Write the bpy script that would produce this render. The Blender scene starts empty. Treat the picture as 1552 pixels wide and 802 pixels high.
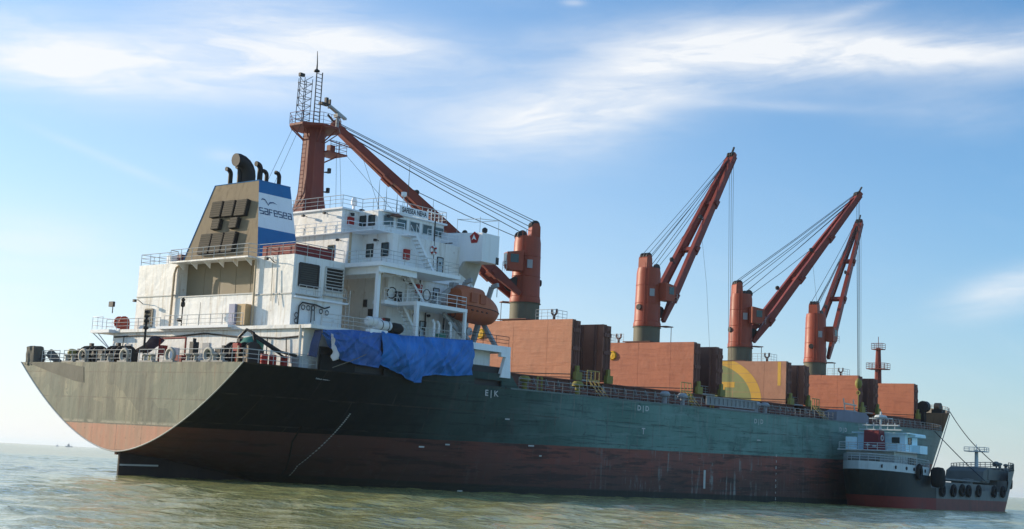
import bpy, math, random
import numpy as np
from mathutils import Vector, Matrix, noise as mnoise
random.seed(7)
SC = bpy.context.scene
COL = SC.collection
R = math.radians

# ------------------------------------------------------------------ camera
F_PX, CAM_T, CAM_P, CAM_R = 1996.4, 0.69191, 0.15452, 0.05413
CAM_LOC = Vector((-66.457, -97.800, 2.286))
fw = Vector((math.cos(CAM_T)*math.cos(CAM_P), math.sin(CAM_T)*math.cos(CAM_P), math.sin(CAM_P)))
rt = Vector((math.sin(CAM_T), -math.cos(CAM_T), 0.0)); up = rt.cross(fw)
r2 = rt*math.cos(CAM_R)+up*math.sin(CAM_R); u2 = -rt*math.sin(CAM_R)+up*math.cos(CAM_R)
cd = bpy.data.cameras.new('camera'); cam = bpy.data.objects.new('camera', cd); COL.objects.link(cam)
cd.sensor_fit = 'HORIZONTAL'; cd.sensor_width = 36.0; cd.lens = 36.0*F_PX/1552.0
cd.clip_start = 0.5; cd.clip_end = 60000.0
cam.matrix_world = Matrix(((r2.x, u2.x, -fw.x, CAM_LOC.x), (r2.y, u2.y, -fw.y, CAM_LOC.y), (r2.z, u2.z, -fw.z, CAM_LOC.z), (0, 0, 0, 1)))
SC.camera = cam

# ------------------------------------------------------------------ sun, sky, exposure
SUN_DIR = Vector((-0.29, 0.92, 0.27)).normalized()        # towards the sun: astern and to port of the ship
SUN_EL = math.asin(SUN_DIR.z); SUN_AZ = math.atan2(SUN_DIR.x, SUN_DIR.y)
ld = bpy.data.lights.new('sun', 'SUN'); ld.energy = 4.4; ld.angle = R(0.53); ld.color = (1.0, 0.84, 0.63)
sun = bpy.data.objects.new('sun', ld); COL.objects.link(sun)
sun.rotation_euler = SUN_DIR.to_track_quat('Z', 'Y').to_euler()
SC.view_settings.view_transform = 'Standard'; SC.view_settings.look = 'None'
SC.view_settings.gamma = 1.0; SC.view_settings.use_curve_mapping = False
SC.view_settings.exposure = 0.31
SC.cycles.max_bounces = 6; SC.cycles.volume_bounces = 1


class NT:
    """thin wrapper for building node trees"""
    def __init__(s, nt): s.nt = nt
    def n(s, typ, **kw):
        nd = s.nt.nodes.new(typ)
        for k, v in kw.items(): setattr(nd, k, v)
        return nd
    def put(s, sock, v):
        if hasattr(v, 'is_linked') or isinstance(v, bpy.types.NodeSocket): s.nt.links.new(v, sock)
        elif isinstance(v, (tuple, list)):
            v = tuple(v)
            sock.default_value = v if len(v) == len(sock.default_value) else v+(1.0,)
        else: sock.default_value = v
    def m(s, op, a, b=0.0, c=None, clamp=False):
        nd = s.n('ShaderNodeMath', operation=op, use_clamp=clamp)
        s.put(nd.inputs[0], a); s.put(nd.inputs[1], b)
        if c is not None: s.put(nd.inputs[2], c)
        return nd.outputs[0]
    def vm(s, op, a, b=(0, 0, 0)):
        nd = s.n('ShaderNodeVectorMath', operation=op); s.put(nd.inputs[0], a); s.put(nd.inputs[1], b)
        return nd.outputs[0]
    def step(s, x, lo, hi, a=0.0, b=1.0, smooth=True):
        nd = s.n('ShaderNodeMapRange', interpolation_type='SMOOTHSTEP' if smooth else 'LINEAR')
        s.put(nd.inputs[0], x); nd.inputs[1].default_value = lo; nd.inputs[2].default_value = hi
        nd.inputs[3].default_value = a; nd.inputs[4].default_value = b
        return nd.outputs[0]
    def mix(s, f, a, b, blend='MIX'):
        nd = s.n('ShaderNodeMix', data_type='RGBA', blend_type=blend)
        s.put(nd.inputs[0], f); s.put(nd.inputs[6], a); s.put(nd.inputs[7], b)
        return nd.outputs[2]
    def noise(s, vec, scale, detail=4.0, rough=0.55, dist=0.0):
        nd = s.n('ShaderNodeTexNoise'); s.put(nd.inputs['Vector'], vec)
        nd.inputs['Scale'].default_value = scale; nd.inputs['Detail'].default_value = detail
        nd.inputs['Roughness'].default_value = rough; nd.inputs['Distortion'].default_value = dist
        return nd.outputs[0]
    def sep(s, v):
        nd = s.n('ShaderNodeSeparateXYZ'); s.put(nd.inputs[0], v); return nd.outputs
    def comb(s, x, y, z):
        nd = s.n('ShaderNodeCombineXYZ')
        for i, q in enumerate((x, y, z)): s.put(nd.inputs[i], q)
        return nd.outputs[0]


world = bpy.data.worlds.new('World'); SC.world = world; world.use_nodes = True
world.node_tree.nodes.clear()
W = NT(world.node_tree)
sky = W.n('ShaderNodeTexSky', sky_type='NISHITA'); sky.sun_disc = False
sky.sun_elevation = SUN_EL; sky.sun_rotation = SUN_AZ
sky.altitude = 0.0; sky.air_density = 1.0; sky.dust_density = 0.6; sky.ozone_density = 1.6
SKY_STR = 0.145
tc = W.n('ShaderNodeTexCoord'); dirv = tc.outputs['Generated']
dx, dy, dz = W.sep(dirv)
az = W.m('ARCTAN2', dy, dx)                    # 0 = ship's heading, + to port
el = W.m('ARCSINE', dz)
skyc = W.vm('MULTIPLY', sky.outputs[0], (0.44, 0.87, 1.20))
# thin milky haze low over the sea, all the way round
sdn = W.n('ShaderNodeVectorMath', operation='DOT_PRODUCT'); W.put(sdn.inputs[0], dirv); sdn.inputs[1].default_value = tuple(SUN_DIR)
sw = W.step(sdn.outputs['Value'], -0.25, 0.80)                      # haze is deeper and brighter towards the sun
hs = W.m('ADD', W.m('MULTIPLY', sw, R(6.0)), R(5.2))
hz = W.m('MULTIPLY', W.m('POWER', 2.718, W.m('DIVIDE', W.m('MULTIPLY', W.m('MAXIMUM', el, 0.0), -1.0), hs)), 0.94)
skyc = W.mix(hz, skyc, W.mix(sw, (3.45, 3.75, 3.85, 1), (6.0, 5.7, 5.6, 1)))
# wispy cirrus: fibres drawn out sideways, on a cloud plane high above
inv = W.m('DIVIDE', 1.0, W.m('ADD', W.m('MAXIMUM', dz, 0.0), 0.10))
plane = W.comb(W.m('MULTIPLY', dx, inv), W.m('MULTIPLY', dy, inv), 0.0)
rot = W.n('ShaderNodeMapping'); W.put(rot.inputs[0], plane)
rot.inputs['Rotation'].default_value = (0, 0, R(-48)+math.pi*0.5); rot.inputs['Scale'].default_value = (0.42, 1.6, 1.0)
warp = W.noise(plane, 1.3, 3.0, 0.5)
pl2 = W.vm('ADD', rot.outputs[0], W.comb(W.m('MULTIPLY', warp, 0.8), W.m('MULTIPLY', warp, 0.9), 0.0))
fib = W.noise(pl2, 2.2, 8.0, 0.62)
puff = W.noise(pl2, 0.75, 5.0, 0.55)
wide = W.step(W.noise(plane, 0.55, 2.0, 0.5), 0.34, 0.56)
gen = W.m('MULTIPLY', W.step(W.m('ADD', W.m('MULTIPLY', fib, 0.55), W.m('MULTIPLY', puff, 0.55)), 0.50, 0.78), wide)
streaks = None
for a0, e0, sa, se, tilt, amp in [
        # azimuth, elevation, half sizes (deg), tilt, strength
        (60.0, 15.7, 4.4, 1.5, 0.0, 1.15), (54.0, 16.1, 6.5, 1.5, 0.05, 0.95), (50.0, 17.8, 6.0, 1.7, 0.0, 1.0), (45.3, 17.9, 4.5, 0.6, -0.05, 0.85),
        (29.0, 18.3, 6.0, 1.4, 0.0, 1.1), (33.5, 17.3, 5.0, 1.5, 0.22, 0.9), (20.0, 18.0, 5.5, 1.1, 0.0, 0.95), (25.0, 18.3, 4.0, 0.8, 0.0, 0.6),
        (38.0, 15.2, 4.5, 1.5, 0.1, 0.7), (40.0, 15.0, 5.5, 2.0, 0.0, 0.45), (36.5, 18.9, 4.0, 0.8, 0.1, 0.25), (20.5, 15.6, 4.0, 0.9, 0.0, 0.28),
        (28.2, 16.0, 4.0, 0.25, -0.05, 0.3), (18.6, 8.3, 2.4, 0.8, 0.25, 0.95), (57.0, 11.8, 3.0, 0.22, -0.3, 0.3), (52.5, 12.6, 0.8, 0.3, 0.0, 0.35),
        (37.5, 20.2, 0.5, 0.15, 0.0, 0.5), (25.0, 19.9, 1.5, 0.3, 0.25, 0.35), (60.0, 8.0, 4.0, 1.6, 0.0, 0.55), (62.0, 5.0, 4.0, 1.4, 0.0, 0.45)]:
    da = W.m('DIVIDE', W.m('SUBTRACT', az, R(a0)), R(sa))
    de = W.m('DIVIDE', W.m('SUBTRACT', W.m('SUBTRACT', el, R(e0)), W.m('MULTIPLY', W.m('SUBTRACT', az, R(a0)), -tilt)), R(se))
    q = W.m('ADD', W.m('MULTIPLY', da, da), W.m('MULTIPLY', de, de))
    g = W.m('MULTIPLY', W.m('POWER', 2.718, W.m('MULTIPLY', q, -1.1)), amp)
    streaks = g if streaks is None else W.m('ADD', streaks, g)
# fine fibres in azimuth / elevation for the streaks
ae = W.comb(W.m('MULTIPLY', az, 7.0), W.m('MULTIPLY', W.m('ADD', el, W.m('MULTIPLY', az, 0.07)), 34.0), 0.0)
wv = W.n('ShaderNodeTexNoise'); W.put(wv.inputs['Vector'], ae); wv.inputs['Scale'].default_value = 0.8; wv.inputs['Detail'].default_value = 3.0
ae2 = W.vm('ADD', ae, W.vm('MULTIPLY', wv.outputs[1], (1.6, 1.2, 0.0)))
tex = W.noise(ae2, 1.1, 9.0, 0.60)
tex2 = W.noise(W.comb(W.m('MULTIPLY', az, 12.0), W.m('MULTIPLY', el, 30.0), 1.7), 1.0, 6.0, 0.6)
body = W.m('ADD', W.step(tex, 0.26, 0.76, 0.30, 1.0), W.m('MULTIPLY', W.m('SUBTRACT', tex2, 0.5), 0.45), clamp=True)
cl = W.m('MULTIPLY', streaks, body)
vis = W.step(el, R(19.0), R(28.0), 0.12, 1.0)
cl = W.m('ADD', cl, W.m('MULTIPLY', W.m('MULTIPLY', gen, 0.75), vis), clamp=True)
skyc = W.mix(W.m('MULTIPLY', cl, 0.92), skyc, (5.4, 5.5, 5.6, 1))
bg = W.n('ShaderNodeBackground'); W.put(bg.inputs[0], skyc); bg.inputs[1].default_value = SKY_STR
wo = W.n('ShaderNodeOutputWorld'); world.node_tree.links.new(bg.outputs[0], wo.inputs[0])

# ------------------------------------------------------------------ materials
MATS = {}


def new_mat(name):
    m = bpy.data.materials.new(name); m.use_nodes = True
    t = NT(m.node_tree); b = m.node_tree.nodes['Principled BSDF']
    MATS[name] = m
    return m, t, b


def paint(name, col, rough=0.5, var=0.18, streak=0.0, streak_col=(0.10, 0.055, 0.03), rust=0.0, rust_col=(0.13, 0.05, 0.025),
          bump=0.02, metal=0.0, scale=1.0, dirt=0.0, dirt_col=(0.09, 0.085, 0.07), ribs=0.0, rib_col=(0, 0, 0)):
    """weathered ship's paint: tone variation, vertical run-off streaks, rust blooms, plate unevenness"""
    m, t, b = new_mat(name)
    oc = t.n('ShaderNodeTexCoord').outputs['Object']
    n1 = t.noise(oc, 0.35*scale, 5.0, 0.6)
    f = t.step(n1, 0.25, 0.75, 1.0-var, 1.0+var, False)
    c = t.vm('MULTIPLY', col, t.comb(f, f, f))
    if dirt > 0:
        n4 = t.step(t.noise(oc, 0.9*scale, 6.0, 0.65), 0.48, 0.75, 0.0, dirt)
        c = t.mix(n4, c, dirt_col)
    rb = None
    if ribs > 0:
        mr = t.n('ShaderNodeMapping'); t.put(mr.inputs[0], oc); mr.inputs['Scale'].default_value = (0.25, 0.22, 2.6)
        rb = t.noise(mr.outputs[0], 1.0, 7.0, 0.68); c = t.mix(t.step(rb, 0.50, 0.68, 0.0, ribs), c, rib_col)
    if streak > 0:
        mp = t.n('ShaderNodeMapping'); t.put(mp.inputs[0], oc); mp.inputs['Scale'].default_value = (2.2*scale, 2.2*scale, 0.16*scale)
        n2 = t.step(t.noise(mp.outputs[0], 1.0, 6.0, 0.62), 0.50, 0.72, 0.0, streak)
        c = t.mix(n2, c, streak_col)
    if rust > 0:
        n3 = t.step(t.noise(oc, 1.3*scale, 9.0, 0.68), 0.60, 0.70, 0.0, rust)
        c = t.mix(n3, c, rust_col)
    t.put(b.inputs['Base Color'], c)
    rn = t.step(n1, 0.2, 0.8, rough-0.08, rough+0.12, False)
    t.put(b.inputs['Roughness'], rn); b.inputs['Metallic'].default_value = metal
    b.inputs['Specular IOR Level'].default_value = 0.22
    if bump > 0:
        bn = t.n('ShaderNodeBump'); bn.inputs['Strength'].default_value = 0.5; bn.inputs['Distance'].default_value = bump
        hh = t.noise(oc, 0.9*scale, 4.0, 0.55)
        if rb is not None: hh = t.m('ADD', hh, t.m('MULTIPLY', rb, 0.8))
        t.put(bn.inputs['Height'], hh); m.node_tree.links.new(bn.outputs[0], b.inputs['Normal'])
    return m


WHITE = paint('white_paint', (0.82, 0.805, 0.76), 0.45, 0.07, streak=0.62, streak_col=(0.45, 0.35, 0.22), rust=0.35, rust_col=(0.34, 0.20, 0.10), bump=0.11, dirt=0.28, dirt_col=(0.55, 0.52, 0.45))
PLAIN_WHITE = paint('clean_white_paint', (0.85, 0.86, 0.86), 0.45, 0.06, streak=0.12, streak_col=(0.45, 0.38, 0.28), bump=0.02)
SOOT = paint('sooty_grey_paint', (0.265, 0.205, 0.130), 0.8, 0.18, streak=0.45, streak_col=(0.12, 0.086, 0.050), dirt=0.5, dirt_col=(0.17, 0.122, 0.072), bump=0.03)
RAILGREY = paint('rail_paint', (0.55, 0.54, 0.50), 0.5, 0.12, rust=0.4, bump=0.0)
RAILDECK = paint('deck_rail_paint', (0.30, 0.29, 0.27), 0.55, 0.2, rust=0.5, bump=0.0)
CHOCK = paint('worn_grey_fitting', (0.34, 0.33, 0.29), 0.6, 0.25, rust=0.5, bump=0.0)
PIPEDARK = paint('dark_steel', (0.035, 0.033, 0.032), 0.5, 0.2, rust=0.2, bump=0.0)
BLACK = paint('black_paint', (0.018, 0.017, 0.017), 0.5, 0.2, bump=0.0)
REDMAST = paint('mast_red_paint', (0.20, 0.042, 0.028), 0.5, 0.2, streak=0.35, streak_col=(0.35, 0.12, 0.06), rust=0.2, bump=0.02)
CRANERED = paint('crane_red_paint', (0.33, 0.068, 0.034), 0.45, 0.15, streak=0.35, streak_col=(0.20, 0.06, 0.035), rust=0.25, rust_col=(0.10, 0.035, 0.02), bump=0.02, dirt=0.2, dirt_col=(0.20, 0.09, 0.06))
JIBRED = paint('jib_red_paint', (0.20, 0.040, 0.026), 0.45, 0.2, streak=0.25, streak_col=(0.14, 0.04, 0.03), rust=0.25, rust_col=(0.10, 0.03, 0.02), bump=0.02)
PEDGREY = paint('pedestal_grey_green', (0.145, 0.135, 0.09), 0.6, 0.15, streak=0.4, streak_col=(0.16, 0.09, 0.05), rust=0.2, bump=0.02)
HATCH = paint('hatch_orange_paint', (0.52, 0.185, 0.10), 0.55, 0.10, streak=0.16, streak_col=(0.30, 0.10, 0.06), rust=0.10, rust_col=(0.30, 0.12, 0.07), bump=0.10, dirt=0.35, dirt_col=(0.40, 0.17, 0.10), ribs=0.5, rib_col=(0.36, 0.115, 0.065))
HATCHPALE = paint('hatch_faded_paint', (0.60, 0.26, 0.145), 0.6, 0.10, streak=0.16, streak_col=(0.36, 0.15, 0.09), rust=0.10, rust_col=(0.36, 0.17, 0.10), bump=0.10, dirt=0.35, dirt_col=(0.47, 0.24, 0.14), ribs=0.5, rib_col=(0.44, 0.18, 0.10))
HATCHBROWN = paint('hatch_brown_paint', (0.47, 0.235, 0.145), 0.6, 0.12, rust=0.25, rust_col=(0.27, 0.12, 0.07), bump=0.10, dirt=0.4, dirt_col=(0.34, 0.16, 0.10))
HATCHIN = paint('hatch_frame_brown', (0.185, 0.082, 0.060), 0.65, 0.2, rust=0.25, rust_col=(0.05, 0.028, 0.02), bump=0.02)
HATCHSHADE = paint('hatch_shadow_brown', (0.36, 0.145, 0.090), 0.6, 0.2, rust=0.25, rust_col=(0.10, 0.05, 0.035), bump=0.03)
COAM = paint('coaming_brown', (0.14, 0.058, 0.042), 0.6, 0.2, rust=0.3, rust_col=(0.07, 0.03, 0.02), bump=0.02)
LOGOGREEN = paint('faded_green_paint', (0.27, 0.295, 0.125), 0.6, 0.12, dirt=0.3, dirt_col=(0.24, 0.20, 0.09), bump=0.05)
LOGOYEL = paint('faded_yellow_paint', (0.70, 0.41, 0.07), 0.6, 0.12, rust=0.25, rust_col=(0.40, 0.17, 0.08), bump=0.05)
YELLOW = paint('yellow_paint', (0.72, 0.42, 0.02), 0.5, 0.1, rust=0.15, bump=0.0)
DULLYEL = paint('dull_yellow_paint', (0.24, 0.215, 0.05), 0.6, 0.2, rust=0.2, bump=0.0)
BLUE = paint('funnel_blue_paint', (0.018, 0.155, 0.36), 0.45, 0.08, streak=0.15, streak_col=(0.03, 0.07, 0.15), bump=0.02)
NAVY = paint('navy_lettering', (0.012, 0.05, 0.14), 0.5, 0.05, bump=0.0)
INK = paint('dark_lettering', (0.012, 0.014, 0.03), 0.5, 0.05, bump=0.0)
REDP = paint('red_paint', (0.36, 0.025, 0.02), 0.5, 0.15, rust=0.25, rust_col=(0.13, 0.03, 0.02), bump=0.0)
ORANGE = paint('lifeboat_orange', (0.46, 0.135, 0.060), 0.45, 0.1, streak=0.25, streak_col=(0.33, 0.09, 0.04), dirt=0.2, dirt_col=(0.40, 0.14, 0.07), bump=0.0)
ORANGEDK = paint('lifeboat_lower_orange', (0.36, 0.095, 0.045), 0.5, 0.1, streak=0.3, streak_col=(0.25, 0.08, 0.04), bump=0.0)
DECKP = paint('deck_red_brown', (0.13, 0.055, 0.04), 0.7, 0.2, rust=0.3, bump=0.02)
GREYBOX = paint('light_grey_steel', (0.36, 0.37, 0.37), 0.55, 0.15, rust=0.2, bump=0.0)
MARKW = paint('hull_mark_white', (0.50, 0.50, 0.47), 0.6, 0.2, rust=0.3, rust_col=(0.2, 0.2, 0.17), bump=0.0)
GREENP = paint('green_canvas', (0.05, 0.20, 0.15), 0.7, 0.2, bump=0.02)
RUBBER = paint('black_rubber', (0.02, 0.02, 0.02), 0.75, 0.2, bump=0.0)
ROPE = paint('rope', (0.20, 0.17, 0.12), 0.85, 0.1, bump=0.0)
WIRE = paint('steel_wire', (0.030, 0.038, 0.045), 0.55, 0.1, bump=0.0)
SEABLACK = paint('coaster_black_hull', (0.020, 0.028, 0.028), 0.5, 0.25, streak=0.3, streak_col=(0.06, 0.06, 0.055), rust=0.15, bump=0.02)
SEARED = paint('coaster_red_boot', (0.22, 0.036, 0.030), 0.6, 0.2, streak=0.4, streak_col=(0.12, 0.04, 0.035), bump=0.02)
SEAWHITE = paint('coaster_white', (0.54, 0.60, 0.60), 0.5, 0.1, streak=0.3, streak_col=(0.30, 0.25, 0.19), bump=0.02)
SEABLUE = paint('coaster_pale_blue', (0.62, 0.86, 0.93), 0.5, 0.08, streak=0.15, streak_col=(0.35, 0.33, 0.3), bump=0.02)
SEAGREY = paint('coaster_grey', (0.17, 0.18, 0.17), 0.6, 0.2, streak=0.4, streak_col=(0.10, 0.07, 0.05), bump=0.02)
GREYTARP = paint('grey_canvas', (0.12, 0.115, 0.10), 0.85, 0.25, dirt=0.4, dirt_col=(0.26, 0.25, 0.20), bump=0.05)
WHITECLOTH = paint('white_cloth', (0.66, 0.60, 0.58), 0.85, 0.15, bump=0.02)
CANISTER = paint('raft_canister_white', (0.70, 0.70, 0.68), 0.4, 0.06, streak=0.2, streak_col=(0.4, 0.36, 0.3), bump=0.0)


def tarp_mat(name, col):
    m, t, b = new_mat(name)
    oc = t.n('ShaderNodeTexCoord').outputs['Object']
    n = t.noise(oc, 0.7, 5.0, 0.6); f = t.step(n, 0.25, 0.75, 0.75, 1.25)
    t.put(b.inputs['Base Color'], t.vm('MULTIPLY', col, t.comb(f, f, f)))
    b.inputs['Roughness'].default_value = 0.55
    bn = t.n('ShaderNodeBump'); bn.inputs['Strength'].default_value = 0.6; bn.inputs['Distance'].default_value = 0.06
    t.put(bn.inputs['Height'], t.noise(oc, 2.4, 5.0, 0.6, 0.6)); m.node_tree.links.new(bn.outputs[0], b.inputs['Normal'])
    return m


BLUETARP = tarp_mat('blue_tarpaulin', (0.014, 0.155, 0.48))
DARKTARP = tarp_mat('dark_blue_tarpaulin', (0.026, 0.105, 0.335))
NAVYTARP = tarp_mat('navy_tarpaulin', (0.035, 0.05, 0.13))


def glass_mat():
    m, t, b = new_mat('window_glass')
    b.inputs['Base Color'].default_value = (0.03, 0.05, 0.05, 1); b.inputs['Roughness'].default_value = 0.08
    return m


GLASS = glass_mat()


def hull_mat():
    m, t, b = new_mat('hull_paint')
    oc = t.n('ShaderNodeTexCoord').outputs['Object']
    x, y, z = t.sep(oc)
    big = t.noise(oc, 0.11, 5.0, 0.6); mid = t.noise(oc, 0.6, 6.0, 0.65)
    mp = t.n('ShaderNodeMapping'); t.put(mp.inputs[0], oc); mp.inputs['Scale'].default_value = (1.5, 1.5, 0.12)
    run = t.noise(mp.outputs[0], 1.0, 7.0, 0.65)
    mp2 = t.n('ShaderNodeMapping'); t.put(mp2.inputs[0], oc); mp2.inputs['Scale'].default_value = (0.12, 0.3, 1.2)
    scuff = t.noise(mp2.outputs[0], 1.0, 7.0, 0.65)
    # dark green topsides, blending to black towards the stern
    green = t.mix(t.step(big, 0.35, 0.65), (0.115, 0.225, 0.185, 1), (0.160, 0.280, 0.240, 1))
    green = t.mix(t.step(t.noise(oc, 0.27, 7.0, 0.7), 0.50, 0.66, 0.0, 0.55), green, (0.060, 0.105, 0.092, 1))
    green = t.mix(t.step(scuff, 0.52, 0.62, 0.0, 0.60), green, (0.20, 0.31, 0.275, 1))
    green = t.mix(t.step(run, 0.56, 0.66, 0.0, 0.6), green, (0.17, 0.19, 0.175, 1))
    vor = t.noise(oc, 1.9, 9.0, 0.72)
    green = t.mix(t.m('MULTIPLY', t.step(vor, 0.60, 0.66, 0.0, 0.75), t.step(mid, 0.42, 0.58)), green, (0.055, 0.050, 0.040, 1))
    green = t.mix(t.m('MULTIPLY', t.step(vor, 0.36, 0.30, 0.0, 0.6), t.step(scuff, 0.48, 0.60)), green, (0.25, 0.29, 0.27, 1))
    # runs below the scuppers, rub marks of fenders, pale scratches
    col1 = t.noise(t.comb(t.m('MULTIPLY', x, 0.9), 0.0, t.m('MULTIPLY', z, 0.05)), 1.0, 5.0, 0.7)
    scup = t.m('MULTIPLY', t.step(col1, 0.57, 0.63), t.step(t.m('ADD', z, t.m('MULTIPLY', run, 4.0)), 6.0, 11.5))
    green = t.mix(t.m('MULTIPLY', scup, 0.55), green, (0.30, 0.31, 0.27, 1))
    rub = t.noise(t.comb(t.m('MULTIPLY', x, 0.10), 0.0, t.m('MULTIPLY', z, 2.6)), 1.0, 8.0, 0.72)
    green = t.mix(t.step(rub, 0.53, 0.60, 0.0, 0.62), green, (0.060, 0.098, 0.088, 1))
    scr = t.noise(t.comb(t.m('MULTIPLY', x, 0.55), 0.0, t.m('MULTIPLY', z, 5.5)), 1.0, 9.0, 0.75)
    green = t.mix(t.m('MULTIPLY', t.step(scr, 0.61, 0.65), 0.65), green, (0.34, 0.38, 0.35, 1))
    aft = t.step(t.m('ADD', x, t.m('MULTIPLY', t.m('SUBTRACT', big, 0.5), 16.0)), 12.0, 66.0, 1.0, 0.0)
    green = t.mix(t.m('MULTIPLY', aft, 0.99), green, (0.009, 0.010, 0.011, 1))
    green = t.mix(t.step(x, 112.0, 150.0, 0.0, 0.75), green, (0.235, 0.255, 0.225, 1))  # paler towards the bow: light on the flare put into the colour
    # red-brown boot-topping, fouled and scraped
    red = t.mix(t.step(big, 0.38, 0.62), (0.310, 0.092, 0.066, 1), (0.215, 0.088, 0.070, 1))
    low = t.step(t.m('ADD', z, t.m('MULTIPLY', t.m('SUBTRACT', mid, 0.5), 3.0)), 0.2, 3.6, 1.0, 0.0)
    red = t.mix(t.m('MULTIPLY', low, 0.72), red, (0.062, 0.048, 0.042, 1))
    red = t.mix(t.step(scuff, 0.52, 0.60, 0.0, 0.7), red, (0.055, 0.040, 0.036, 1))
    midx = t.m('MULTIPLY', t.step(x, 45.0, 58.0), t.step(x, 78.0, 90.0, 1.0, 0.0))
    wear = t.m('MULTIPLY', t.m('MULTIPLY', t.step(run, 0.50, 0.60), t.step(t.noise(oc, 0.33, 5.0, 0.65), 0.46, 0.60)), t.m('ADD', t.m('MULTIPLY', midx, 0.80), 0.16))
    red = t.mix(wear, red, (0.26, 0.26, 0.24, 1))
    red = t.mix(t.m('MULTIPLY', t.step(scr, 0.60, 0.64), 0.5), red, (0.30, 0.26, 0.23, 1))
    red = t.mix(t.step(rub, 0.52, 0.60, 0.0, 0.5), red, (0.075, 0.048, 0.042, 1))
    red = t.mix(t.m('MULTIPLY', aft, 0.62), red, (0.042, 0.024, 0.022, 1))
    zz = t.m('ADD', z, t.m('MULTIPLY', t.m('SUBTRACT', mid, 0.5), 0.10))
    c = t.mix(t.step(zz, 4.33, 4.39), red, green)
    wl = t.m('ADD', zz, t.m('MULTIPLY', x, 0.01835))
    c = t.mix(t.step(wl, 0.75, 1.0, 0.9, 0.0), c, (0.030, 0.035, 0.030, 1))
    t.put(b.inputs['Base Color'], c)
    t.put(b.inputs['Roughness'], t.step(mid, 0.3, 0.7, 0.55, 0.75))
    b.inputs['Specular IOR Level'].default_value = 0.12
    # slightly starved plating between the frames, plus dents
    # plate seams: shallow weld lines in rows of strakes
    bk = t.n('ShaderNodeTexBrick'); t.put(bk.inputs['Vector'], t.comb(x, z, 0.0)); bk.inputs['Scale'].default_value = 0.1
    bk.inputs['Mortar Size'].default_value = 0.006; bk.inputs['Brick Width'].default_value = 0.9; bk.inputs['Row Height'].default_value = 0.24; bk.offset = 0.5
    seam = bk.outputs['Fac']
    c = t.mix(t.m('MULTIPLY', seam, t.step(mid, 0.40, 0.62, 0.0, 0.55)), c, (0.07, 0.062, 0.052, 1)); t.put(b.inputs['Base Color'], c)
    fr = t.m('SINE', t.m('MULTIPLY', x, 7.9))
    ht = t.m('ADD', t.m('SUBTRACT', t.m('MULTIPLY', fr, 0.10), t.m('MULTIPLY', seam, 0.5)), t.m('ADD', t.noise(oc, 0.45, 3.0, 0.5), t.m('MULTIPLY', mid, 0.4)))
    bn = t.n('ShaderNodeBump'); bn.inputs['Strength'].default_value = 0.5; bn.inputs['Distance'].default_value = 0.06
    t.put(bn.inputs['Height'], ht); m.node_tree.links.new(bn.outputs[0], b.inputs['Normal'])
    return m


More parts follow.
